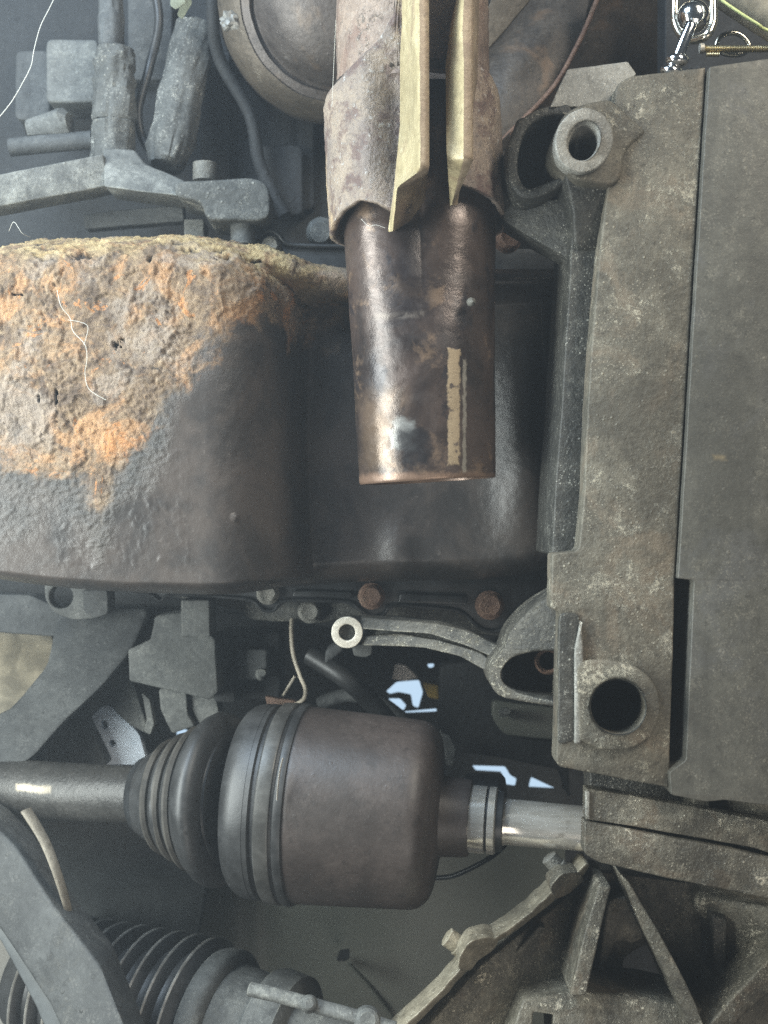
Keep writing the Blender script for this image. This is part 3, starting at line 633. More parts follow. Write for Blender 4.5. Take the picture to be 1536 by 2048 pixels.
# weld bead round the end of the upper pipe
rows = []
for k in range(129):
    th = 2*math.pi*k/128; row = []
    for j in range(9):
        a = 2*math.pi*j/8; rr = 9+3.5*mn.noise(Vector((k*.45, 2, 1)))+2*mn.noise(Vector((k*1.3, 5, 1)))
        c = ring_pt(182+6*mn.noise(Vector((k*.3, 1, 9))), th, 150); q = ring_pt(182, th, 150+rr*math.cos(a))
        row.append(q+Vector((0, 0, S*rr*math.sin(a))))
    rows.append(row)
grid_obj('weld_bead', rows, 'shield', ex)
# lower merged pipe: two lobes blending to a round tube
rows = []
pys = list(np.arange(190, 960, 5))+[958, 961, 962.5]
for j, py in enumerate(pys):
    t = min(1, max(0, (py-430)/310)); t = t*t*(3-2*t)
    a = float(np.interp(py, [190, 430, 470, 560, 720, 960], [140, 148, 152, 148, 142, 136]))
    row = []
    for k in range(160):
        th = 2*math.pi*k/160; sx, cy_ = math.sin(th), math.cos(th)
        cc_, ro = 64, a-64
        inside = max(0, ro*ro-(cc_*cy_)**2); lob = cc_*abs(sx)+math.sqrt(inside) if ro > cc_ else a
        ell = 1/math.sqrt((sx/a)**2+(cy_/(a*.86))**2)
        lobs = .50*lob+.50*ell
        r = lobs*(1-t)+ell*t
        p = ring_pt(py, th, r); r += .9*mn.noise(p*55)+.35*fb(p*160)
        z = py+ (3.5*sx*-1.0 if j > len(pys)-5 else 0)*1.0
        if j >= len(pys)-2: r -= (j-len(pys)+3)*1.2
        q = ring_pt(py, th, r); q.z += S*7*sx*max(0, (py-700)/260); row.append(q)
    rows.append(row)
for dz, rr in ((0, .93), (-60, .90), (-300, .88)):      # inside wall of the open end
    row = []
    for k in range(160):
        v = rows[len(pys)-1][k]; c = P(float(AX(962)), 962, CY); row.append(Vector((c.x+(v.x-c.x)*rr, CY+(v.y-CY)*rr, v.z-dz*S)))
    rows.append(row)
grid_obj('lower_pipe', rows, 'pipe', ex, True)
lathe('spot_weld', (942, 604, -.030), (946, 603, -.037), [(942, 9), (944, 8), (945, 5), (946, 1)], 'greybolt', ex, seg=20)
def lip_edge(o, k0, ncol, top=0):
    o.data.materials.append(M['lip_edge'])
    for i, f in enumerate(o.data.polygons): f.material_index = 1 if i % ncol >= k0 or i//ncol < top else 0
# --- split sleeve, left half: shell, root fillet and turned out lip, swept row by row
lip_front = lambda py: np.interp(py, [-120, 0, 330, 342, 374, 400, 462], [834, 836, 838, 836, 792, 789, 783])
lip_frontY = lambda py: np.interp(py, [-120, 335, 374, 462], [-.079, -.079, -.064, -.046])
lip_right = lambda py: np.interp(py, [-120, 330, 345, 374, 400, 462], [857, 858, 856, 803, 800, 789])
lip_back = lambda py: np.interp(py, [-120, 345, 400, 440, 462], [852, 856, 850, 822, 790])
top_l = lambda th: np.interp(th, [-2.7, -1.5, -1.25, -.95, -.62, -.42, -.30, -.20, -.11], [240, 236, 210, 196, 172, 146, 122, 96, -130])
bot_l = lambda th: np.interp(th, [-2.7, -1.6, -1.35, -1.0, -.72, -.5, -.35, -.11], [470, 474, 466, 446, 434, 444, 456, 462])
rows = []
NTH = 72; NR = 90
for i in range(NR+1):
    f = i/NR; row = []
    for k in range(NTH+1):
        th = -2.7+(2.7-.11)*k/NTH
        py = float(top_l(th)*(1-f)+bot_l(th)*f)
        r = 178+3*math.exp(-((th+1.57)/.5)**2)
        p = ring_pt(py, th, r); r += 2.2*fb(p*60)+1.5*fb(p*230)
        # flare of the lower right corner and dish beside the lip
        r -= 46*sst(-.62, -.24, th)*np.interp(py, [120, 175, 240, 370, 440, 462], [.0, .35, 1, 1, .5, .1])
        row.append(ring_pt(py, th, r))
    # fillet and lip at this row's height on the lip side
    py = float(-130*(1-f)+462*f)
    e = row[-1]; py_e = py
    fr = P(float(lip_front(py)), py, float(lip_frontY(py)))
    for s_ in (.10,):
        q = e.lerp(fr, s_); q.y += .006*math.sin(math.pi*min(1, s_*1.3))*(1-s_); row.append(q)
    rows.append(row)
grid_obj('left_sleeve_shell', rows, 'sleeve', ex, False, 45, .0028)
rows = []
for i in range(NR+1):
    py = -130+592*i/NR
    y = float(lip_frontY(py)); wob = .0003*mn.noise(Vector((py*.03, 1, 2)))
    a = P(float(np.interp(py, [-130, 100, 250, 374, 462], [798, 800, 800, 788, 776])), py, -.040)
    b = P(float(lip_front(py)), py, y); c = P(float(lip_right(py)), py, y+.0012); d = P(float(lip_back(py)), py, -.026)
    row = [a, a.lerp(b, .35)+Vector((0, .0025, 0)), a.lerp(b, .7)+Vector((0, .0012, 0)), b+Vector((-.0002, .0012, 0)), b+Vector((.0006+wob, 0, 0)), b.lerp(c, .5)+Vector((0, -.0004, 0)), c+Vector((-.0006, 0, 0)), c+Vector((.0002, .0010, 0)), c.lerp(d, .5), d]
    rows.append(row)
ll = grid_obj('left_lip', rows, 'brassy', ex, False, 50); lip_edge(ll, 4, 9); ll['label'] = 'yellow plated turned out lip'
# --- right half
top_r = lambda th: np.interp(th, [.42, .62, .80, 1.05, 1.3, 1.5, 2.7], [168, 168, 172, 182, 200, 222, 230])
bot_r = lambda th: np.interp(th, [.42, .70, 1.0, 1.3, 1.57, 2.7], [408, 415, 424, 440, 456, 460])
rows = []
for i in range(NR+1):
    f = i/NR; row = []
    for k in range(NTH+1):
        th = .42+(2.7-.42)*k/NTH
        py = float(top_r(th)*(1-f)+bot_r(th)*f)
        r = 170+3*math.exp(-((th-1.57)/.5)**2)
        p = ring_pt(py, th, r); r += 1.8*fb(p*60)+2.2*max(0, fb(p*190))*sst(.8, .2, abs(th-1.0)/.5)
        row.append(ring_pt(py, th, r))
    rows.append(row)
grid_obj('right_sleeve_shell', rows, 'sleeve', ex, False, 45, .0022)
rows = []
for i in range(NR+1):
    py = -130+540*i/NR
    fl_ = float(np.interp(py, [-130, 0, 60, 130, 320, 408], [934, 926, 923, 926, 925, 902]))
    fr_ = float(np.interp(py, [-130, 0, 60, 130, 320, 408], [952, 946, 945, 945, 945, 906]))
    bk = float(np.interp(py, [-130, 0, 40, 130, 300, 408], [918, 913, 903, 891, 893, 900]))
    y = float(np.interp(py, [-130, 318, 408], [-.079, -.076, -.042]))
    a = P(bk, py, y+.016*min(1, max(.25, (420-py)/300))); b = P(fl_, py, y); c = P(fr_, py, y+.0008); d = P(float(np.interp(py, [-130, 160, 408], [962, 955, 915])), py, -.036)
    rows.append([P(bk+6, py, -.030), a, a.lerp(b, .5)+Vector((0, .0012*math.sin(py*.03), 0)), b+Vector((-.0004, .001, 0)), b+Vector((.0004, 0, 0)), c+Vector((-.0006, 0, 0)), c+Vector((.0003, .001, 0)), c.lerp(d, .5), d])
lr = grid_obj('right_lip', rows, 'brassy', ex, False, 50); lip_edge(lr, 4, 8); lr['label'] = 'yellow plated inner lip of the sleeve'
# ================================================================== transfer case (right)
tc = thing('transfer_case', 'tall dusty cast aluminium case with threaded boss and round bore', 'gear case', P(1250, 1580, -.02))
YF = -.048
mc = plate('main_casting', [(1232, 168, 16), (1262, 152), (1412, 134, 3), (1400, 330, 60), (1386, 560, 60), (1364, 930, 60), (1350, 1158, 4), (1338, 1576, 6), (1260, 1562, 30), (1112, 1532, 14), (1114, 1470), (1120, 1225, 5), (1102, 1216, 5), (1104, 1108, 6), (1158, 1100, 10), (1168, 1000, 40), (1180, 720, 60), (1192, 590, 40), (1204, 460, 40), (1222, 330)],
           YF, .016, 'cast', tc, 4, 8, [circ(1236, 1414, 57, 56)], 1.0)
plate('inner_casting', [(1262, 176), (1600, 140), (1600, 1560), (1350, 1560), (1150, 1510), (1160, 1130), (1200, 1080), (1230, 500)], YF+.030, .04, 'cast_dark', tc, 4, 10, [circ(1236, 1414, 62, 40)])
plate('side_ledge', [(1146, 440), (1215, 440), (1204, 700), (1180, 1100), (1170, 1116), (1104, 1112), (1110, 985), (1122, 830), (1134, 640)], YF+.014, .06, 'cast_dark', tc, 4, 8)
# bore of the lower boss
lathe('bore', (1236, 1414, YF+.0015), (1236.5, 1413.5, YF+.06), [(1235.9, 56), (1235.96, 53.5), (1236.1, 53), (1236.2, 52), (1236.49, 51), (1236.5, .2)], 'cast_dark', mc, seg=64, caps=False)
plate('boss_pad', [(1158, 1480, 8), (1152, 1325, 16), (1200, 1318, 30), (1262, 1326, 40), (1312, 1362, 40), (1326, 1414, 40), (1312, 1466, 40), (1268, 1500, 40), (1200, 1502, 20)], YF-.0035, .012, 'cast', mc, 6, 20, [circ(1236, 1414, 55, 56)], .8)
plate('edge_ridge', [(1150, 1298), (1162, 1240), (1168, 1300), (1166, 1440), (1164, 1486), (1150, 1490)], YF-.003, .010, 'cast_pale', mc, 4, 6)
plate('casting_patch', [(1120, 1225), (1160, 1228), (1162, 1300), (1148, 1330), (1150, 1480), (1116, 1490), (1116, 1330)], YF-.0009, .004, 'cast_dark', mc, 2, 14, (), 3.0)
cv = plate('cover_plate', [(1419, 133, 2), (1620, 104), (1640, 900), (1640, 1640), (1540, 1612), (1450, 1600), (1412, 1604, 8), (1342, 1590), (1339, 1545, 3), (1372, 1520, 4), (1388, 1160, 8), (1356, 1157, 3), (1370, 930, 60), (1392, 560, 60), (1406, 330, 60)],
           YF-.004, .03, 'cover', tc, 2.5, 6, (), .5)
plate('joint_web', [(1386, 1588), (1412, 1588), (1408, 1690), (1388, 1690)], YF+.012, .02, 'cast', cv, 3, 4)
plate('cover_shoulder', [(1536, 1500), (1640, 1400), (1640, 1720), (1540, 1660), (1440, 1650), (1425, 1602), (1440, 1560)], ((1440, 1600, YF+.02), (1640, 1500, YF-.006), (1640, 1700, YF+.01)), .03, 'cast', cv, 6, 30)
# top block
plate('top_block', [(1134, 138), (1256, 122), (1274, 148), (1250, 172), (1222, 214), (1100, 214)], ((1134, 138, YF+.012), (1274, 148, YF+.016), (1100, 214, YF+.006)), .04, 'cast_pale', tc, 3, 4)
# threaded boss
tb = plate('threaded_boss', [(1112, 262, 30), (1128, 226, 40), (1172, 204, 40), (1222, 196, 16), (1262, 236, 20), (1296, 262, 12), (1250, 300, 20), (1244, 352, 30), (1228, 372, 20), (1150, 362, 20), (1124, 322, 20), (1106, 300, 20)], ((1112, 262, YF-.010), (1262, 236, YF-.002), (1150, 362, YF-.008)), .035, 'cast', tc, 7, 20, [circ(1168, 281, 38, 40, 46, .35)], 1.2)
plate('boss_face', [(q[0], q[1]) for q in circ(1168, 280, 58, 28, 66, .35)], ((1112, 262, YF-.0135), (1262, 236, YF-.0065), (1150, 362, YF-.0115)), .010, 'cast_pale', tb, 4, 3, [circ(1168, 281, 32, 40, 40, .35)], 1.4)
prof = []
for i in range(40): prof.append((1168+i*.1, 30.0+(5.0 if i % 2 else 0)+(4 if i == 0 else 0)))
prof.append((1172, 2))
# thread: ridged bore leading back into the boss
a0 = P(1168, 281, YF-.0125); vs, fs = [], []
for i, (t, r) in enumerate(prof):
    d = min(i, 40)*.0010
    for k in range(40):
        th = 2*math.pi*k/40; e1, e2 = RL(r*.93, YF)*math.cos(th), RL(r*1.18, YF)*math.sin(th)
        vs.append(a0+Vector((e1*math.cos(.35)+e2*math.sin(.35)*1.0, d+.0020*k/40, -e1*math.sin(.35)+e2*math.cos(.35)))+Vector((.05*d, 0, -.10*d)))
for i in range(len(prof)-1):
    for k in range(40): k2 = (k+1) % 40; fs.append((i*40+k, i*40+k2, (i+1)*40+k2, (i+1)*40+k))
link('thread', from_py(vs, fs), 'greybolt', tb, 20)
plate('boss_web', [(1128, 340), (1236, 352), (1212, 420), (1206, 500), (1150, 500), (1146, 420)], ((1128, 340, YF-.003), (1236, 352, YF+.002), (1150, 500, YF+.012)), .03, 'cast_dark', tc, 6, 20)
# looped ear left of the boss
plate('loop_ear', [(1010, 310, 40), (1028, 246, 50), (1078, 212, 30), (1140, 206, 10), (1160, 260), (1150, 352), (1100, 388, 30), (1052, 402, 30), (1018, 370, 30)], ((1010, 310, YF+.012), (1140, 206, YF+.006), (1052, 402, YF+.012)), .035, 'cast_dark', tc, 7, 20,
      [rough_loop(rounded([(1036, 310, 30), (1050, 256, 40), (1090, 232, 20), (1150, 232, 10), (1150, 340, 10), (1092, 366, 20), (1052, 380, 20), (1036, 350, 20)], 10), 12, 1.0, 4)], 1.0)
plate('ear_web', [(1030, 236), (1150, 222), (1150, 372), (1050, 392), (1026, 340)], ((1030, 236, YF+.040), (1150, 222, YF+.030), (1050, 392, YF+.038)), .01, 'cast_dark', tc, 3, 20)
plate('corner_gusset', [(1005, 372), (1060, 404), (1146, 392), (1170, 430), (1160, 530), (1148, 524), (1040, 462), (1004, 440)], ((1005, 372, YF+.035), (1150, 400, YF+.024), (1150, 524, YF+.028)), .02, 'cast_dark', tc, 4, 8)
# lower ear
le = plate('lower_ear', [(1116, 1182, 6), (1060, 1216, 30), (1018, 1262, 20), (1008, 1296, 10), (978, 1330, 20), (976, 1362, 20), (994, 1392, 20), (1040, 1402, 20), (1122, 1416, 5), (1130, 1300), (1124, 1224)], ((1116, 1182, YF+.012), (978, 1340, YF+.03), (1122, 1416, YF+.014)), .035, 'cast_mid', tc, 5, 12,
           [rough_loop(rounded([(1000, 1345, 30), (1024, 1312, 40), (1076, 1302, 20), (1124, 1302, 3), (1124, 1404, 3), (1050, 1390, 30), (1008, 1372, 20)], 10), 12, .8, 6)], 1.1)
plate('ear_back', [(1004, 1316), (1124, 1296), (1124, 1410), (1010, 1390)], ((1004, 1316, YF+.062), (1124, 1296, YF+.04), (1124, 1410, YF+.045)), .006, 'cast_dark', tc, 2, 10)
o = lathe('bushing', (1096, 1322, YF+.046), (1096.5, 1321.5, YF+.034), [(1096, 28), (1096.4, 28), (1096.5, 24), (1096.45, 18), (1096, 17)], 'rustbolt', tc, seg=40, caps=False)
# bracket arm with its machined ring
ba = thing('bracket_arm', 'dusty twin ribbed cast bracket arm under the oil pan flange', 'bracket', P(850, 1300, .03))
plate('upper_rib', [(722, 1234), (790, 1240), (880, 1248), (940, 1262), (1010, 1298), (996, 1318), (930, 1290), (860, 1268), (722, 1258)], ((722, 1240, .055), (1000, 1310, .0), (860, 1262, .03)), .02, 'cast_mid', ba, 3, 6)
plate('lower_rib', [(722, 1272), (800, 1268), (880, 1282), (960, 1304), (992, 1330), (976, 1344), (920, 1312), (850, 1296), (722, 1290)], ((722, 1280, .055), (1000, 1330, .0), (860, 1285, .03)), .025, 'cast_mid', ba, 3, 6)
plate('web', [(722, 1244), (860, 1256), (996, 1310), (976, 1334), (860, 1290), (722, 1286)], ((722, 1260, .062), (1000, 1320, .012), (860, 1272, .040)), .012, 'cast_dark', ba, 2, 4)
plate('cross_rib', [(962, 1290), (976, 1296), (972, 1326), (960, 1320)], .012, .01, 'cast', ba, 2, 3)
lathe('boss_tube', (694, 1265, .056), (694.5, 1264.5, .10), [(694, 15), (694, 28), (694.1, 29), (694.5, 29)], 'cast_dark', ba, seg=48)
plate('side_block', [(704, 1290), (745, 1286), (744, 1310), (732, 1315), (708, 1312)], .07, .015, 'dust', ba, 3, 5)
plate('pipe_stub', [(650, 1300), (680, 1285), (690, 1298), (668, 1318), (648, 1330)], .085, .02, 'dust_dark', ba, 6, 10)
o = plate('flat_ring', circ(694, 1265, 31.5, 48), .051, .0035, 'washer', None, 1.6, .4, [circ(694, 1265, 16.5, 40)], 0); tag(o, 'bright machined ring washer on the end of the bracket arm', 'washer')
# ================================================================== drive shaft with constant velocity joint
ds = thing('drive_shaft', 'dark driveshaft with rubber boot, brown joint housing and polished stub', 'driveshaft', P(560, 1800, .05))
SA, SB = (-120, 1572, .125), (560, 1603, .050)
HA, HB = (560, 1603, .050), (1200, 1660, .022)
lathe('shaft', SA, SB, [(-420, 60), (-120, 60), (0, 60), (120, 58), (300, 56), (330, 56)], 'shaft', ds, seg=80, disp=lambda th, t, p: .0003*fb(p*90))
bt = lathe('boot', SA, SB, [(300, 60), (302, 70), (312, 78), (330, 90), (345, 100), (352, 110), (358, 114), (364, 106), (372, 117), (379, 126), (386, 128), (392, 119), (399, 130), (406, 141), (413, 144), (418, 138), (422, 142), (430, 156), (440, 166), (450, 171), (458, 170), (465, 163), (470, 150), (472, 132), (478, 128), (481, 140)], 'rubber', ds, seg=128, disp=lambda th, t, p: .0004*fb(p*50))
lathe('boot_skirt', HA, HB, [(474, 128), (477, 150), (482, 166), (489, 176), (499, 184), (512, 189), (534, 191)], 'rubber', bt, seg=128)
sc_ = lathe('small_clamp', SA, SB, [(302, 62), (304, 74), (318, 82), (320, 70)], 'black', ds, seg=96)
plate('clamp_ear', [(308, 1655), (324, 1650), (330, 1668), (318, 1682), (308, 1674)], .050, .006, 'clampband', sc_, 2, 3)
lathe('boot_ring', SA, SB, [(350, 102), (353, 112), (358, 115), (363, 112), (366, 102)], 'rubber_pale', bt, seg=128)
lathe('boot_ring', SA, SB, [(377, 118), (381, 127), (386, 129), (391, 126), (394, 116)], 'rubber_pale', bt, seg=128)
lathe('boot_ring', SA, SB, [(404, 134), (408, 143), (413, 145.5), (418, 142), (420, 134)], 'rubber_pale', bt, seg=128)
lathe('boot_seat', HA, HB, [(526, 180), (530, 190), (544, 191), (547, 185), (553, 185), (556, 191), (585, 194), (592, 191), (595, 197), (604, 198), (610, 196), (612, 190)], 'rubber', ds, seg=128)
lc = lathe('large_clamp', HA, HB, [(556, 187), (557, 194), (559, 196), (583, 197.5), (586, 196), (587, 188)], 'clampband', ds, seg=128)
tube('clamp_tail', [(566, 1516, -.0035), (560, 1540, -.0050), (556, 1570, -.0062), (554, 1600, -.0066)], 4.5, 'polished', lc, seg=8, flat=.4)
prof = [(600, 180), (602, 190), (606, 192), (620, 192), (760, 187), (820, 185), (838, 184)]
for i in range(1, 9): a = i/8*math.pi/2; prof.append((838+42*math.sin(a), 142+42*math.cos(a)))
prof += [(884, 120), (888, 95), (892, 82)]
lathe('joint_housing', HA, HB, prof, 'cv', ds, seg=128, disp=lambda th, t, p: .00025*fb(p*30))
lathe('neck', HA, HB, [(885, 84), (892, 79), (940, 76), (947, 74), (948, 66)], 'cv', ds, seg=96)
lathe('dust_disc', (930, 1612, .085), (1010, 1618, .080), [(930, 40), (932, 66), (1000, 68), (1006, 62), (1010, 40)], 'black', ds, seg=96)
lathe('bright_ring', HA, HB, [(946, 60), (947, 66), (978, 66), (979, 62)], 'polished', ds, seg=96)
lathe('ring_groove', HA, HB, [(978, 61), (984, 61)], 'black', ds, seg=96)
lathe('bright_ring', HA, HB, [(983, 60), (984, 66), (997, 66), (1000, 62), (1001, 55)], 'polished', ds, seg=96)
lathe('seal', HA, HB, [(1000, 54), (1001, 60), (1012, 58), (1014, 46)], 'black', ds, seg=96)
lathe('stub_shaft', HA, HB, [(1010, 47), (1012, 48), (1020, 45), (1060, 45), (1170, 44), (1190, 44)], 'polished', ds, seg=96)
# ================================================================== gearbox casting, lower right
gx = thing('gearbox_housing', 'ribbed weathered gearbox casting with split flange and radiating ribs', 'gearbox', P(1250, 2048, .02))
plate('upper_flange', [(1172, 1578, 4), (1200, 1582), (1395, 1614), (1440, 1625), (1640, 1660), (1640, 1740), (1520, 1700), (1500, 1694), (1260, 1652), (1172, 1640, 2)], YF+.006, .010, 'gear', gx, 3, 8)
plate('lower_flange', [(1170, 1644, 3), (1250, 1658), (1500, 1706), (1640, 1742), (1640, 1830), (1536, 1798), (1330, 1756), (1200, 1726), (1168, 1708, 10)], YF+.004, .011, 'gear', gx, 4, 8)
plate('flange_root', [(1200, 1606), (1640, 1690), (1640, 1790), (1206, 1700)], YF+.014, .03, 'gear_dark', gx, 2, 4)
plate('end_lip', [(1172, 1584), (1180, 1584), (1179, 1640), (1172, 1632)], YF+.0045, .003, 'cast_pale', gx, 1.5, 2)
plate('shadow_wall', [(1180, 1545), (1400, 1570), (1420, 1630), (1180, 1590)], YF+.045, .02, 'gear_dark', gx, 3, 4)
# left rim flange with bolts
rim = [(1172, 1726), (1150, 1752), (1108, 1780), (1060, 1826), (1010, 1862), (978, 1884), (950, 1900), (930, 1928), (880, 1985), (800, 2060), (740, 2120)]
rim2 = [(770, 2140), (836, 2060), (905, 1990), (952, 1938), (968, 1908), (1000, 1888), (1030, 1872), (1078, 1840), (1128, 1796), (1168, 1768), (1190, 1734)]
rimn = [tuple(Vector(b_).lerp(Vector(a_), .42)) for a_, b_ in zip(rim[::-1], rim2)]
plate('rim_flange', rim+rimn, ((1172, 1740, .010), (940, 1920, -.012), (800, 2060, -.02)), .022, 'gear_tan', gx, 4, 8, (), 2.2)
plate('flange_pad', [(915, 1912), (938, 1882), (972, 1872), (1000, 1880), (985, 1902), (958, 1916), (940, 1942), (916, 1938)], ((1172, 1740, .0092), (940, 1920, -.0130), (800, 2060, -.021)), .02, 'gear_tan', gx, 3, 8, (), 3.0)
plate('flange_pad', [(1098, 1776), (1118, 1748), (1150, 1742), (1170, 1756), (1140, 1786), (1110, 1800)], ((1172, 1740, .0090), (940, 1920, -.0130), (800, 2060, -.021)), .02, 'gear', gx, 3, 8, (), 3.0)
plate('side_wall', [(1180, 1752), (1222, 1766), (1196, 1850), (1166, 1985), (1050, 2010), (1000, 2140), (780, 2140), (905, 1996), (958, 1936), (1030, 1876), (1120, 1806)], ((1180, 1752, .030), (1150, 1990, .022), (900, 2010, -.002)), .03, 'gear', gx, 5, 14)
plate('wall_rib', [(1080, 1850), (1094, 1856), (1040, 1910), (1030, 1904)], .012, .012, 'gear', gx, 4, 5)
plate('rib', [(1200, 1768), (1224, 1772), (1206, 1840), (1172, 1992), (1140, 1992), (1174, 1848)], ((1210, 1770, -.006), (1160, 1990, -.012), (1226, 1850, -.008)), .045, 'gear', gx, 4, 6)
plate('rib', [(1238, 1746), (1256, 1760), (1322, 1870), (1384, 1990), (1432, 2110), (1400, 2110), (1348, 1985), (1290, 1868)], ((1240, 1750, -.004), (1400, 2050, -.014), (1330, 1870, -.010)), .05, 'gear', gx, 4, 8)
plate('rib', [(1640, 1850), (1640, 1900), (1500, 2020), (1440, 2080), (1410, 2060), (1470, 1990), (1536, 1922)], ((1640, 1860, .0), (1420, 2060, -.012), (1536, 1920, -.006)), .05, 'gear', gx, 5, 10)
plate('bottom_wall', [(1046, 2000), (1150, 1984), (1300, 1996), (1420, 2020), (1420, 2140), (1110, 2140), (1106, 2030, 4), (1066, 2026, 4), (1060, 2140), (1000, 2140)], ((1046, 2000, -.006), (1400, 2020, .004), (1100, 2120, -.016)), .04, 'gear', gx, 4, 8)
plate('back_wall', [(1180, 1740), (1640, 1800), (1640, 2140), (1100, 2140), (1140, 1990)], .042, .02, 'gear', gx, 3, 10, [rough_loop(rounded([(1244, 1920), (1290, 1886), (1322, 1895), (1344, 1980), (1290, 1996), (1250, 1970)], 16), 10, 2.0, 9)])
plate('pocket_floor', [(1216, 1800), (1262, 1790), (1296, 1868), (1270, 1890), (1230, 1880), (1204, 1960), (1192, 1960)], ((1216, 1800, .028), (1296, 1868, .030), (1200, 1960, .034)), .02, 'gear', gx, 6, 14)
plate('right_wall', [(1392, 1790), (1640, 1830), (1640, 1870), (1536, 1930), (1470, 1970), (1450, 1930), (1430, 1850), (1395, 1830)], ((1392, 1790, .030), (1536, 1830, .012), (1460, 1960, .026)), .03, 'gear', gx, 10, 24)
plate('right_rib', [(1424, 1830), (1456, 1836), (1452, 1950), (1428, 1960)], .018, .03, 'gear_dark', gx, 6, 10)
lathe('flange_bolt', (892, 1872, .004), (932, 1900, .004), [(892, 14), (894, 19), (914, 19), (915, 22), (922, 22), (932, 16)], 'gear_tan', gx, seg=28)
lathe('flange_bolt', (1096, 1712, .020), (1120, 1740, .020), [(1096, 12), (1098, 17), (1112, 17), (1113, 20), (1120, 20)], 'greybolt', gx, seg=28)
o = tube('breather_hose', [(870, 1756, .13), (905, 1752, .125), (945, 1735, .12), (985, 1712, .115), (1010, 1690, .11)], 5, 'black', seg=12); tag(o, 'thin black hose curving below the axle neck', 'hose')
# ================================================================== steering rack, lower left
sr = thing('steering_rack', 'dusty steering rack tube with black ribbed bellows', 'steering rack', P(450, 2048, .08))
RA, RB = (60, 1958, .125), (760, 2160, .040)
prof = [(60, 96)]
for i in range(9):
    x = 95+i*38; r0 = 112+i*4.2; r1 = 140+i*4.4
    prof += [(x, r0), (x+9, r0+3), (x+16, r1-3), (x+19, r1), (x+22, r1-2), (x+30, r0+5)]
prof += [(440, 140), (446, 146)]
bw = lathe('bellows', RA, RB, prof, 'rubber', sr, seg=128, smooth=60)
for i in range(9):
    x = 95+i*38; r1 = 140+i*4.4
    lathe('bellows_ridge', RA, RB, [(x+15.5, r1-4), (x+17, r1-.5), (x+19, r1+1), (x+21, r1-.5), (x+22.5, r1-4)], 'rubber_edge', bw, seg=128, caps=False)
lathe('bellows_collar', RA, RB, [(436, 130), (438, 158), (446, 162), (466, 164), (472, 160), (478, 150), (480, 120)], 'dust', sr, seg=128)
lathe('rack_tube', RA, RB, [(470, 128), (480, 140), (520, 136), (545, 128), (600, 116), (900, 106)], 'dust', sr, seg=96, disp=lambda th, t, p: .0006*fb(p*60))
lathe('rack_clamp', RA, RB, [(545, 120), (548, 150), (560, 154), (600, 150), (606, 138), (612, 110)], 'dust', sr, seg=96)
tube('tube_rib', [(500, 1978, .006), (560, 1992, .002), (640, 2014, -.002), (700, 2030, -.006), (790, 2058, -.010)], 17, 'dust', sr, 8, 16, flat=.8)
lathe('tube_boss', (618, 2008, .0), (619, 2007, -.009), [(618, 18), (618.5, 17), (618.9, 13), (619, 8)], 'dust', sr, seg=24)
lathe('tube_boss', (734, 2042, -.002), (735, 2041, -.014), [(734, 30), (734.5, 28), (734.9, 23), (735, 16)], 'dust', sr, seg=28)
ca = thing('control_arm', 'mottled dusty dark control arm running diagonally past the bellows', 'control arm', P(150, 2048, 0))
plate('arm', [(-300, 1470), (-20, 1640), (36, 1700), (118, 1828), (200, 1930), (250, 2060), (330, 2260), (210, 2260), (100, 2010), (0, 1858), (-300, 1580)], ((0, 1650, .05), (240, 2048, -.02), (0, 1860, .03)), .03, 'arm', ca, 8, 16)
plate('arm_edge', [(-300, 1570), (0, 1850), (110, 2010), (222, 2260), (180, 2260), (70, 2010), (0, 1880), (-300, 1610)], ((0, 1650, .058), (240, 2048, -.012), (0, 1860, .038)), .02, 'apron', ca, 4, 10)
# ================================================================== chain, ball stud and threaded rod, top right
ch = tube('chain_link', [(1352, -40, -.02), (1350, 20, -.02), (1352, 50, -.02), (1366, 74, -.024), (1390, 80, -.03), (1414, 70, -.036), (1426, 44, -.036), (1426, 0, -.036), (1424, -60, -.034), (1410, -90, -.03), (1388, -100, -.026), (1366, -86, -.022)], 8.5, 'zinc', None, 8, 16, closed=True); tag(ch, 'bright oval chain link around a chrome ball', 'chain link')
bs = thing('ball_stud', 'chrome ball ended stud standing in the chain link', 'stud', P(1345, 140, -.03))
def sphere_prof(c, r, k0=0, n=14): return [(c-r*math.cos(math.pi*i/n), max(.3, r*math.sin(math.pi*i/n))) for i in range(n+1)]
lathe('ball', (1388, 20, -.028), (1386, 46, -.028), [(33-32*math.cos(math.pi*i/20), max(.4, 32*math.sin(math.pi*i/20))) for i in range(21)], 'chrome', bs, 1, 48, smooth=80)
lathe('rod', (1390, 30, -.042), (1352, 122, -.036), [(44, 9.5), (48, 12), (122, 12)], 'chrome', bs, 1, 32, smooth=60)
lathe('collar', (1356, 100, -.036), (1352, 144, -.034), [(103, 2)]+[(120-16*math.cos(math.pi*i/12), max(1, 23*math.sin(math.pi*i/12))) for i in range(1, 12)]+[(137, 3)], 'chrome', bs, 1, 40, smooth=80)
lathe('base_nut', (1344, 128, -.034), (1340, 156, -.032), [(130, 3), (131, 16), (136, 21), (142, 22), (150, 18), (156, 10)], 'chrome', bs, 1, 40, smooth=60)
tr = thing('threaded_rod', 'yellow zinc threaded rod lying across behind the cover plate', 'rod', P(1470, 105, .0))
prof = []
for i in range(56): prof += [(1408+i*3.4, 5.6), (1409.7+i*3.4, 7.6)]
lathe('thread', (1400, 98, .0), (1640, 97, .0), prof, 'goldthread', tr, 0, 20, smooth=20)
lathe('end_cap', (1398, 97, .0), (1410, 97, .0), [(1398, 7), (1399, 10), (1407, 10), (1409, 5)], 'washer', tr, 0, 20)
prof = []
for i in range(8): prof += [(1412+i*3.4, 3.6), (1413.7+i*3.4, 5.2)]
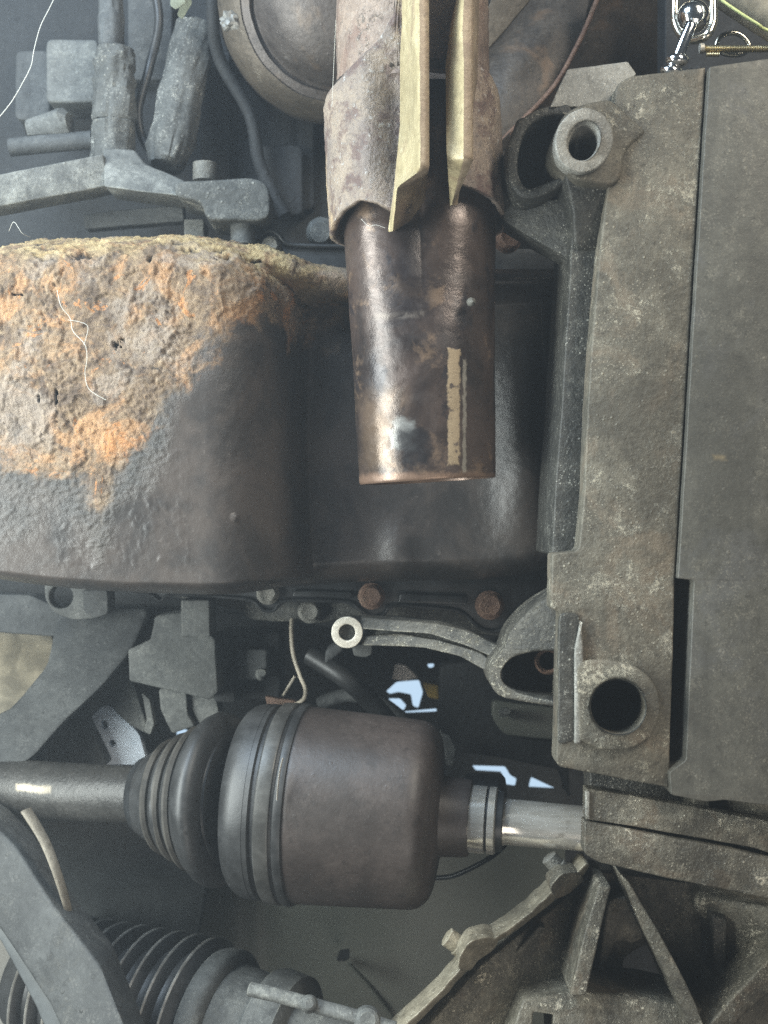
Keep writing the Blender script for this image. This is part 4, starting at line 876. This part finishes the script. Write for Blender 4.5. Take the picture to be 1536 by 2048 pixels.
lathe('second_thread', (1400, 109, .0), (1640, 108, .0), prof, 'goldthread', tr, 0, 16, smooth=20)
o = tube('washer_ring', [(1432, 92, .03), (1440, 74, .03), (1462, 66, .03), (1484, 72, .03), (1498, 92, .03), (1484, 108, .03), (1450, 108, .03)], 5, 'zinc', None, 6, 12, closed=True); tag(o, 'dull round steel ring behind the threaded rod', 'ring')
o = tube('tan_hose', [(1380, -90, .02), (1460, -28, .01), (1540, 26, .0), (1640, 90, -.01)], 46, 'tan', None, 8, 48); tag(o, 'thick tan hose crossing the corner above the threaded rod', 'hose')
o = tube('yellow_green_wire', [(1410, -30, .0), (1440, -2, -.006), (1480, 26, -.010), (1515, 48, -.012), (1534, 60, -.010), (1600, 80, -.008)], 3.2, 'greenwire', None, 8, 10); tag(o, 'thin yellow green wire following the tan hose', 'wire')
o = plate('black_shroud', [(1330, -60), (1660, -60), (1660, 200), (1330, 200)], .07, .02, 'soot', None, 4, 10); tag(o, 'black shroud behind the chain link and threaded rod', 'shroud')
# ================================================================== cobwebs and debris
def web(pts, r, label): return tag(tube('cobweb_strand', pts, r*.42, 'web', None, 8, 6), label, 'cobweb', 'cobweb strands')
web([(112, -10, .03), (96, 22, .03), (80, 55, .03), (68, 100, .03), (62, 132, .03), (44, 168, .03), (22, 205, .03), (-8, 242, .03)], 1.7, 'long white cobweb thread hanging in the corner before the mount column')
web([(18, 462, -.002), (28, 444, -.01), (44, 466, -.01), (60, 474, -.002)], 1.0, 'short frayed cobweb thread above the rusty sump edge')
web([(114, 580, -.012), (122, 612, -.016), (140, 636, -.015), (146, 662, -.017), (170, 690, -.018), (174, 720, -.018), (170, 745, -.017), (178, 778, -.018), (212, 800, -.017)], 1.3, 'branching pale root like thread stuck to the orange rust')
web([(136, 640, -.016), (160, 644, -.016), (176, 655, -.017), (168, 690, -.018)], 1.0, 'short pale thread forking off across the orange rust')
web([(672, 40, -.06), (668, 120, -.05), (664, 210, -.048)], .9, 'hair thin thread along the upper pipe')
web([(722, 438, -.046), (738, 452, -.047), (752, 450, -.048), (770, 456, -.048)], 1.0, 'tiny frayed thread below the left sleeve edge')
web([(1082, 600, .04), (1086, 690, .038), (1100, 760, .036)], .6, 'faint thread hanging on the shallow pan floor')
def scrap(name, px, py, Y, r, mat, label, cat, seed):
    bm = bmesh.new(); bmesh.ops.create_icosphere(bm, subdivisions=3, radius=1)
    c = P(px, py, Y); R_ = RL(r, Y)
    for v in bm.verts:
        k = 1+.55*mn.noise(v.co*1.7+Vector((seed, 0, 0)))+.25*mn.noise(v.co*4+Vector((0, seed, 0)))
        v.co = c+Vector((v.co.x*k, v.co.y*k*.5, v.co.z*k*.9))*R_
    me = bpy.data.meshes.new(name); bm.to_mesh(me); bm.free(); return tag(link(name, me, mat, None, 20), label, cat)
scrap('foil_scrap', 458, 42, .08, 20, 'foil', 'crumpled dull foil scrap on the converter side', 'scrap', 3)
lf = thing('leaf_scrap', 'pale green dry leaf scraps caught above the converter', 'leaf', P(362, 30, .1))
for i, (pts) in enumerate(([(342, -6), (360, -12), (372, 4), (352, 18), (340, 10)], [(366, 2), (382, -8), (384, 6), (372, 26), (364, 38), (354, 30)])):
    plate('leaf', pts, ((340, 0, .10), (384, 0, .11), (360, 38, .105+.01*i)), .0008, 'leaf', lf, .6, 4, (), 1.5)
# ================================================================== haze volume added to stand in for veiling glare in the lens
hm = bpy.data.materials.new('veil_haze'); hm.use_nodes = True
for n_ in list(hm.node_tree.nodes):
    if n_.type == 'BSDF_PRINCIPLED': hm.node_tree.nodes.remove(n_)
pv = hm.node_tree.nodes.new('ShaderNodeVolumePrincipled')
pv.inputs['Color'].default_value = (.80, .90, 1.0, 1); pv.inputs['Density'].default_value = .12
pv.inputs['Anisotropy'].default_value = 0.6
hm.node_tree.links.new(pv.outputs[0], hm.node_tree.nodes['Material Output'].inputs['Volume'])
a, b, c = 1.0, (-.95, .55), 1.15
vs = [(x, y, z) for x in (-a, a) for y in b for z in (-c, c)]
hz = from_py(vs, [(0, 1, 3, 2), (4, 6, 7, 5), (0, 4, 5, 1), (2, 3, 7, 6), (0, 2, 6, 4), (1, 5, 7, 3)])
hz.materials.append(hm); ho = bpy.data.objects.new('haze', hz); col.objects.link(ho); ho['kind'] = 'stuff'
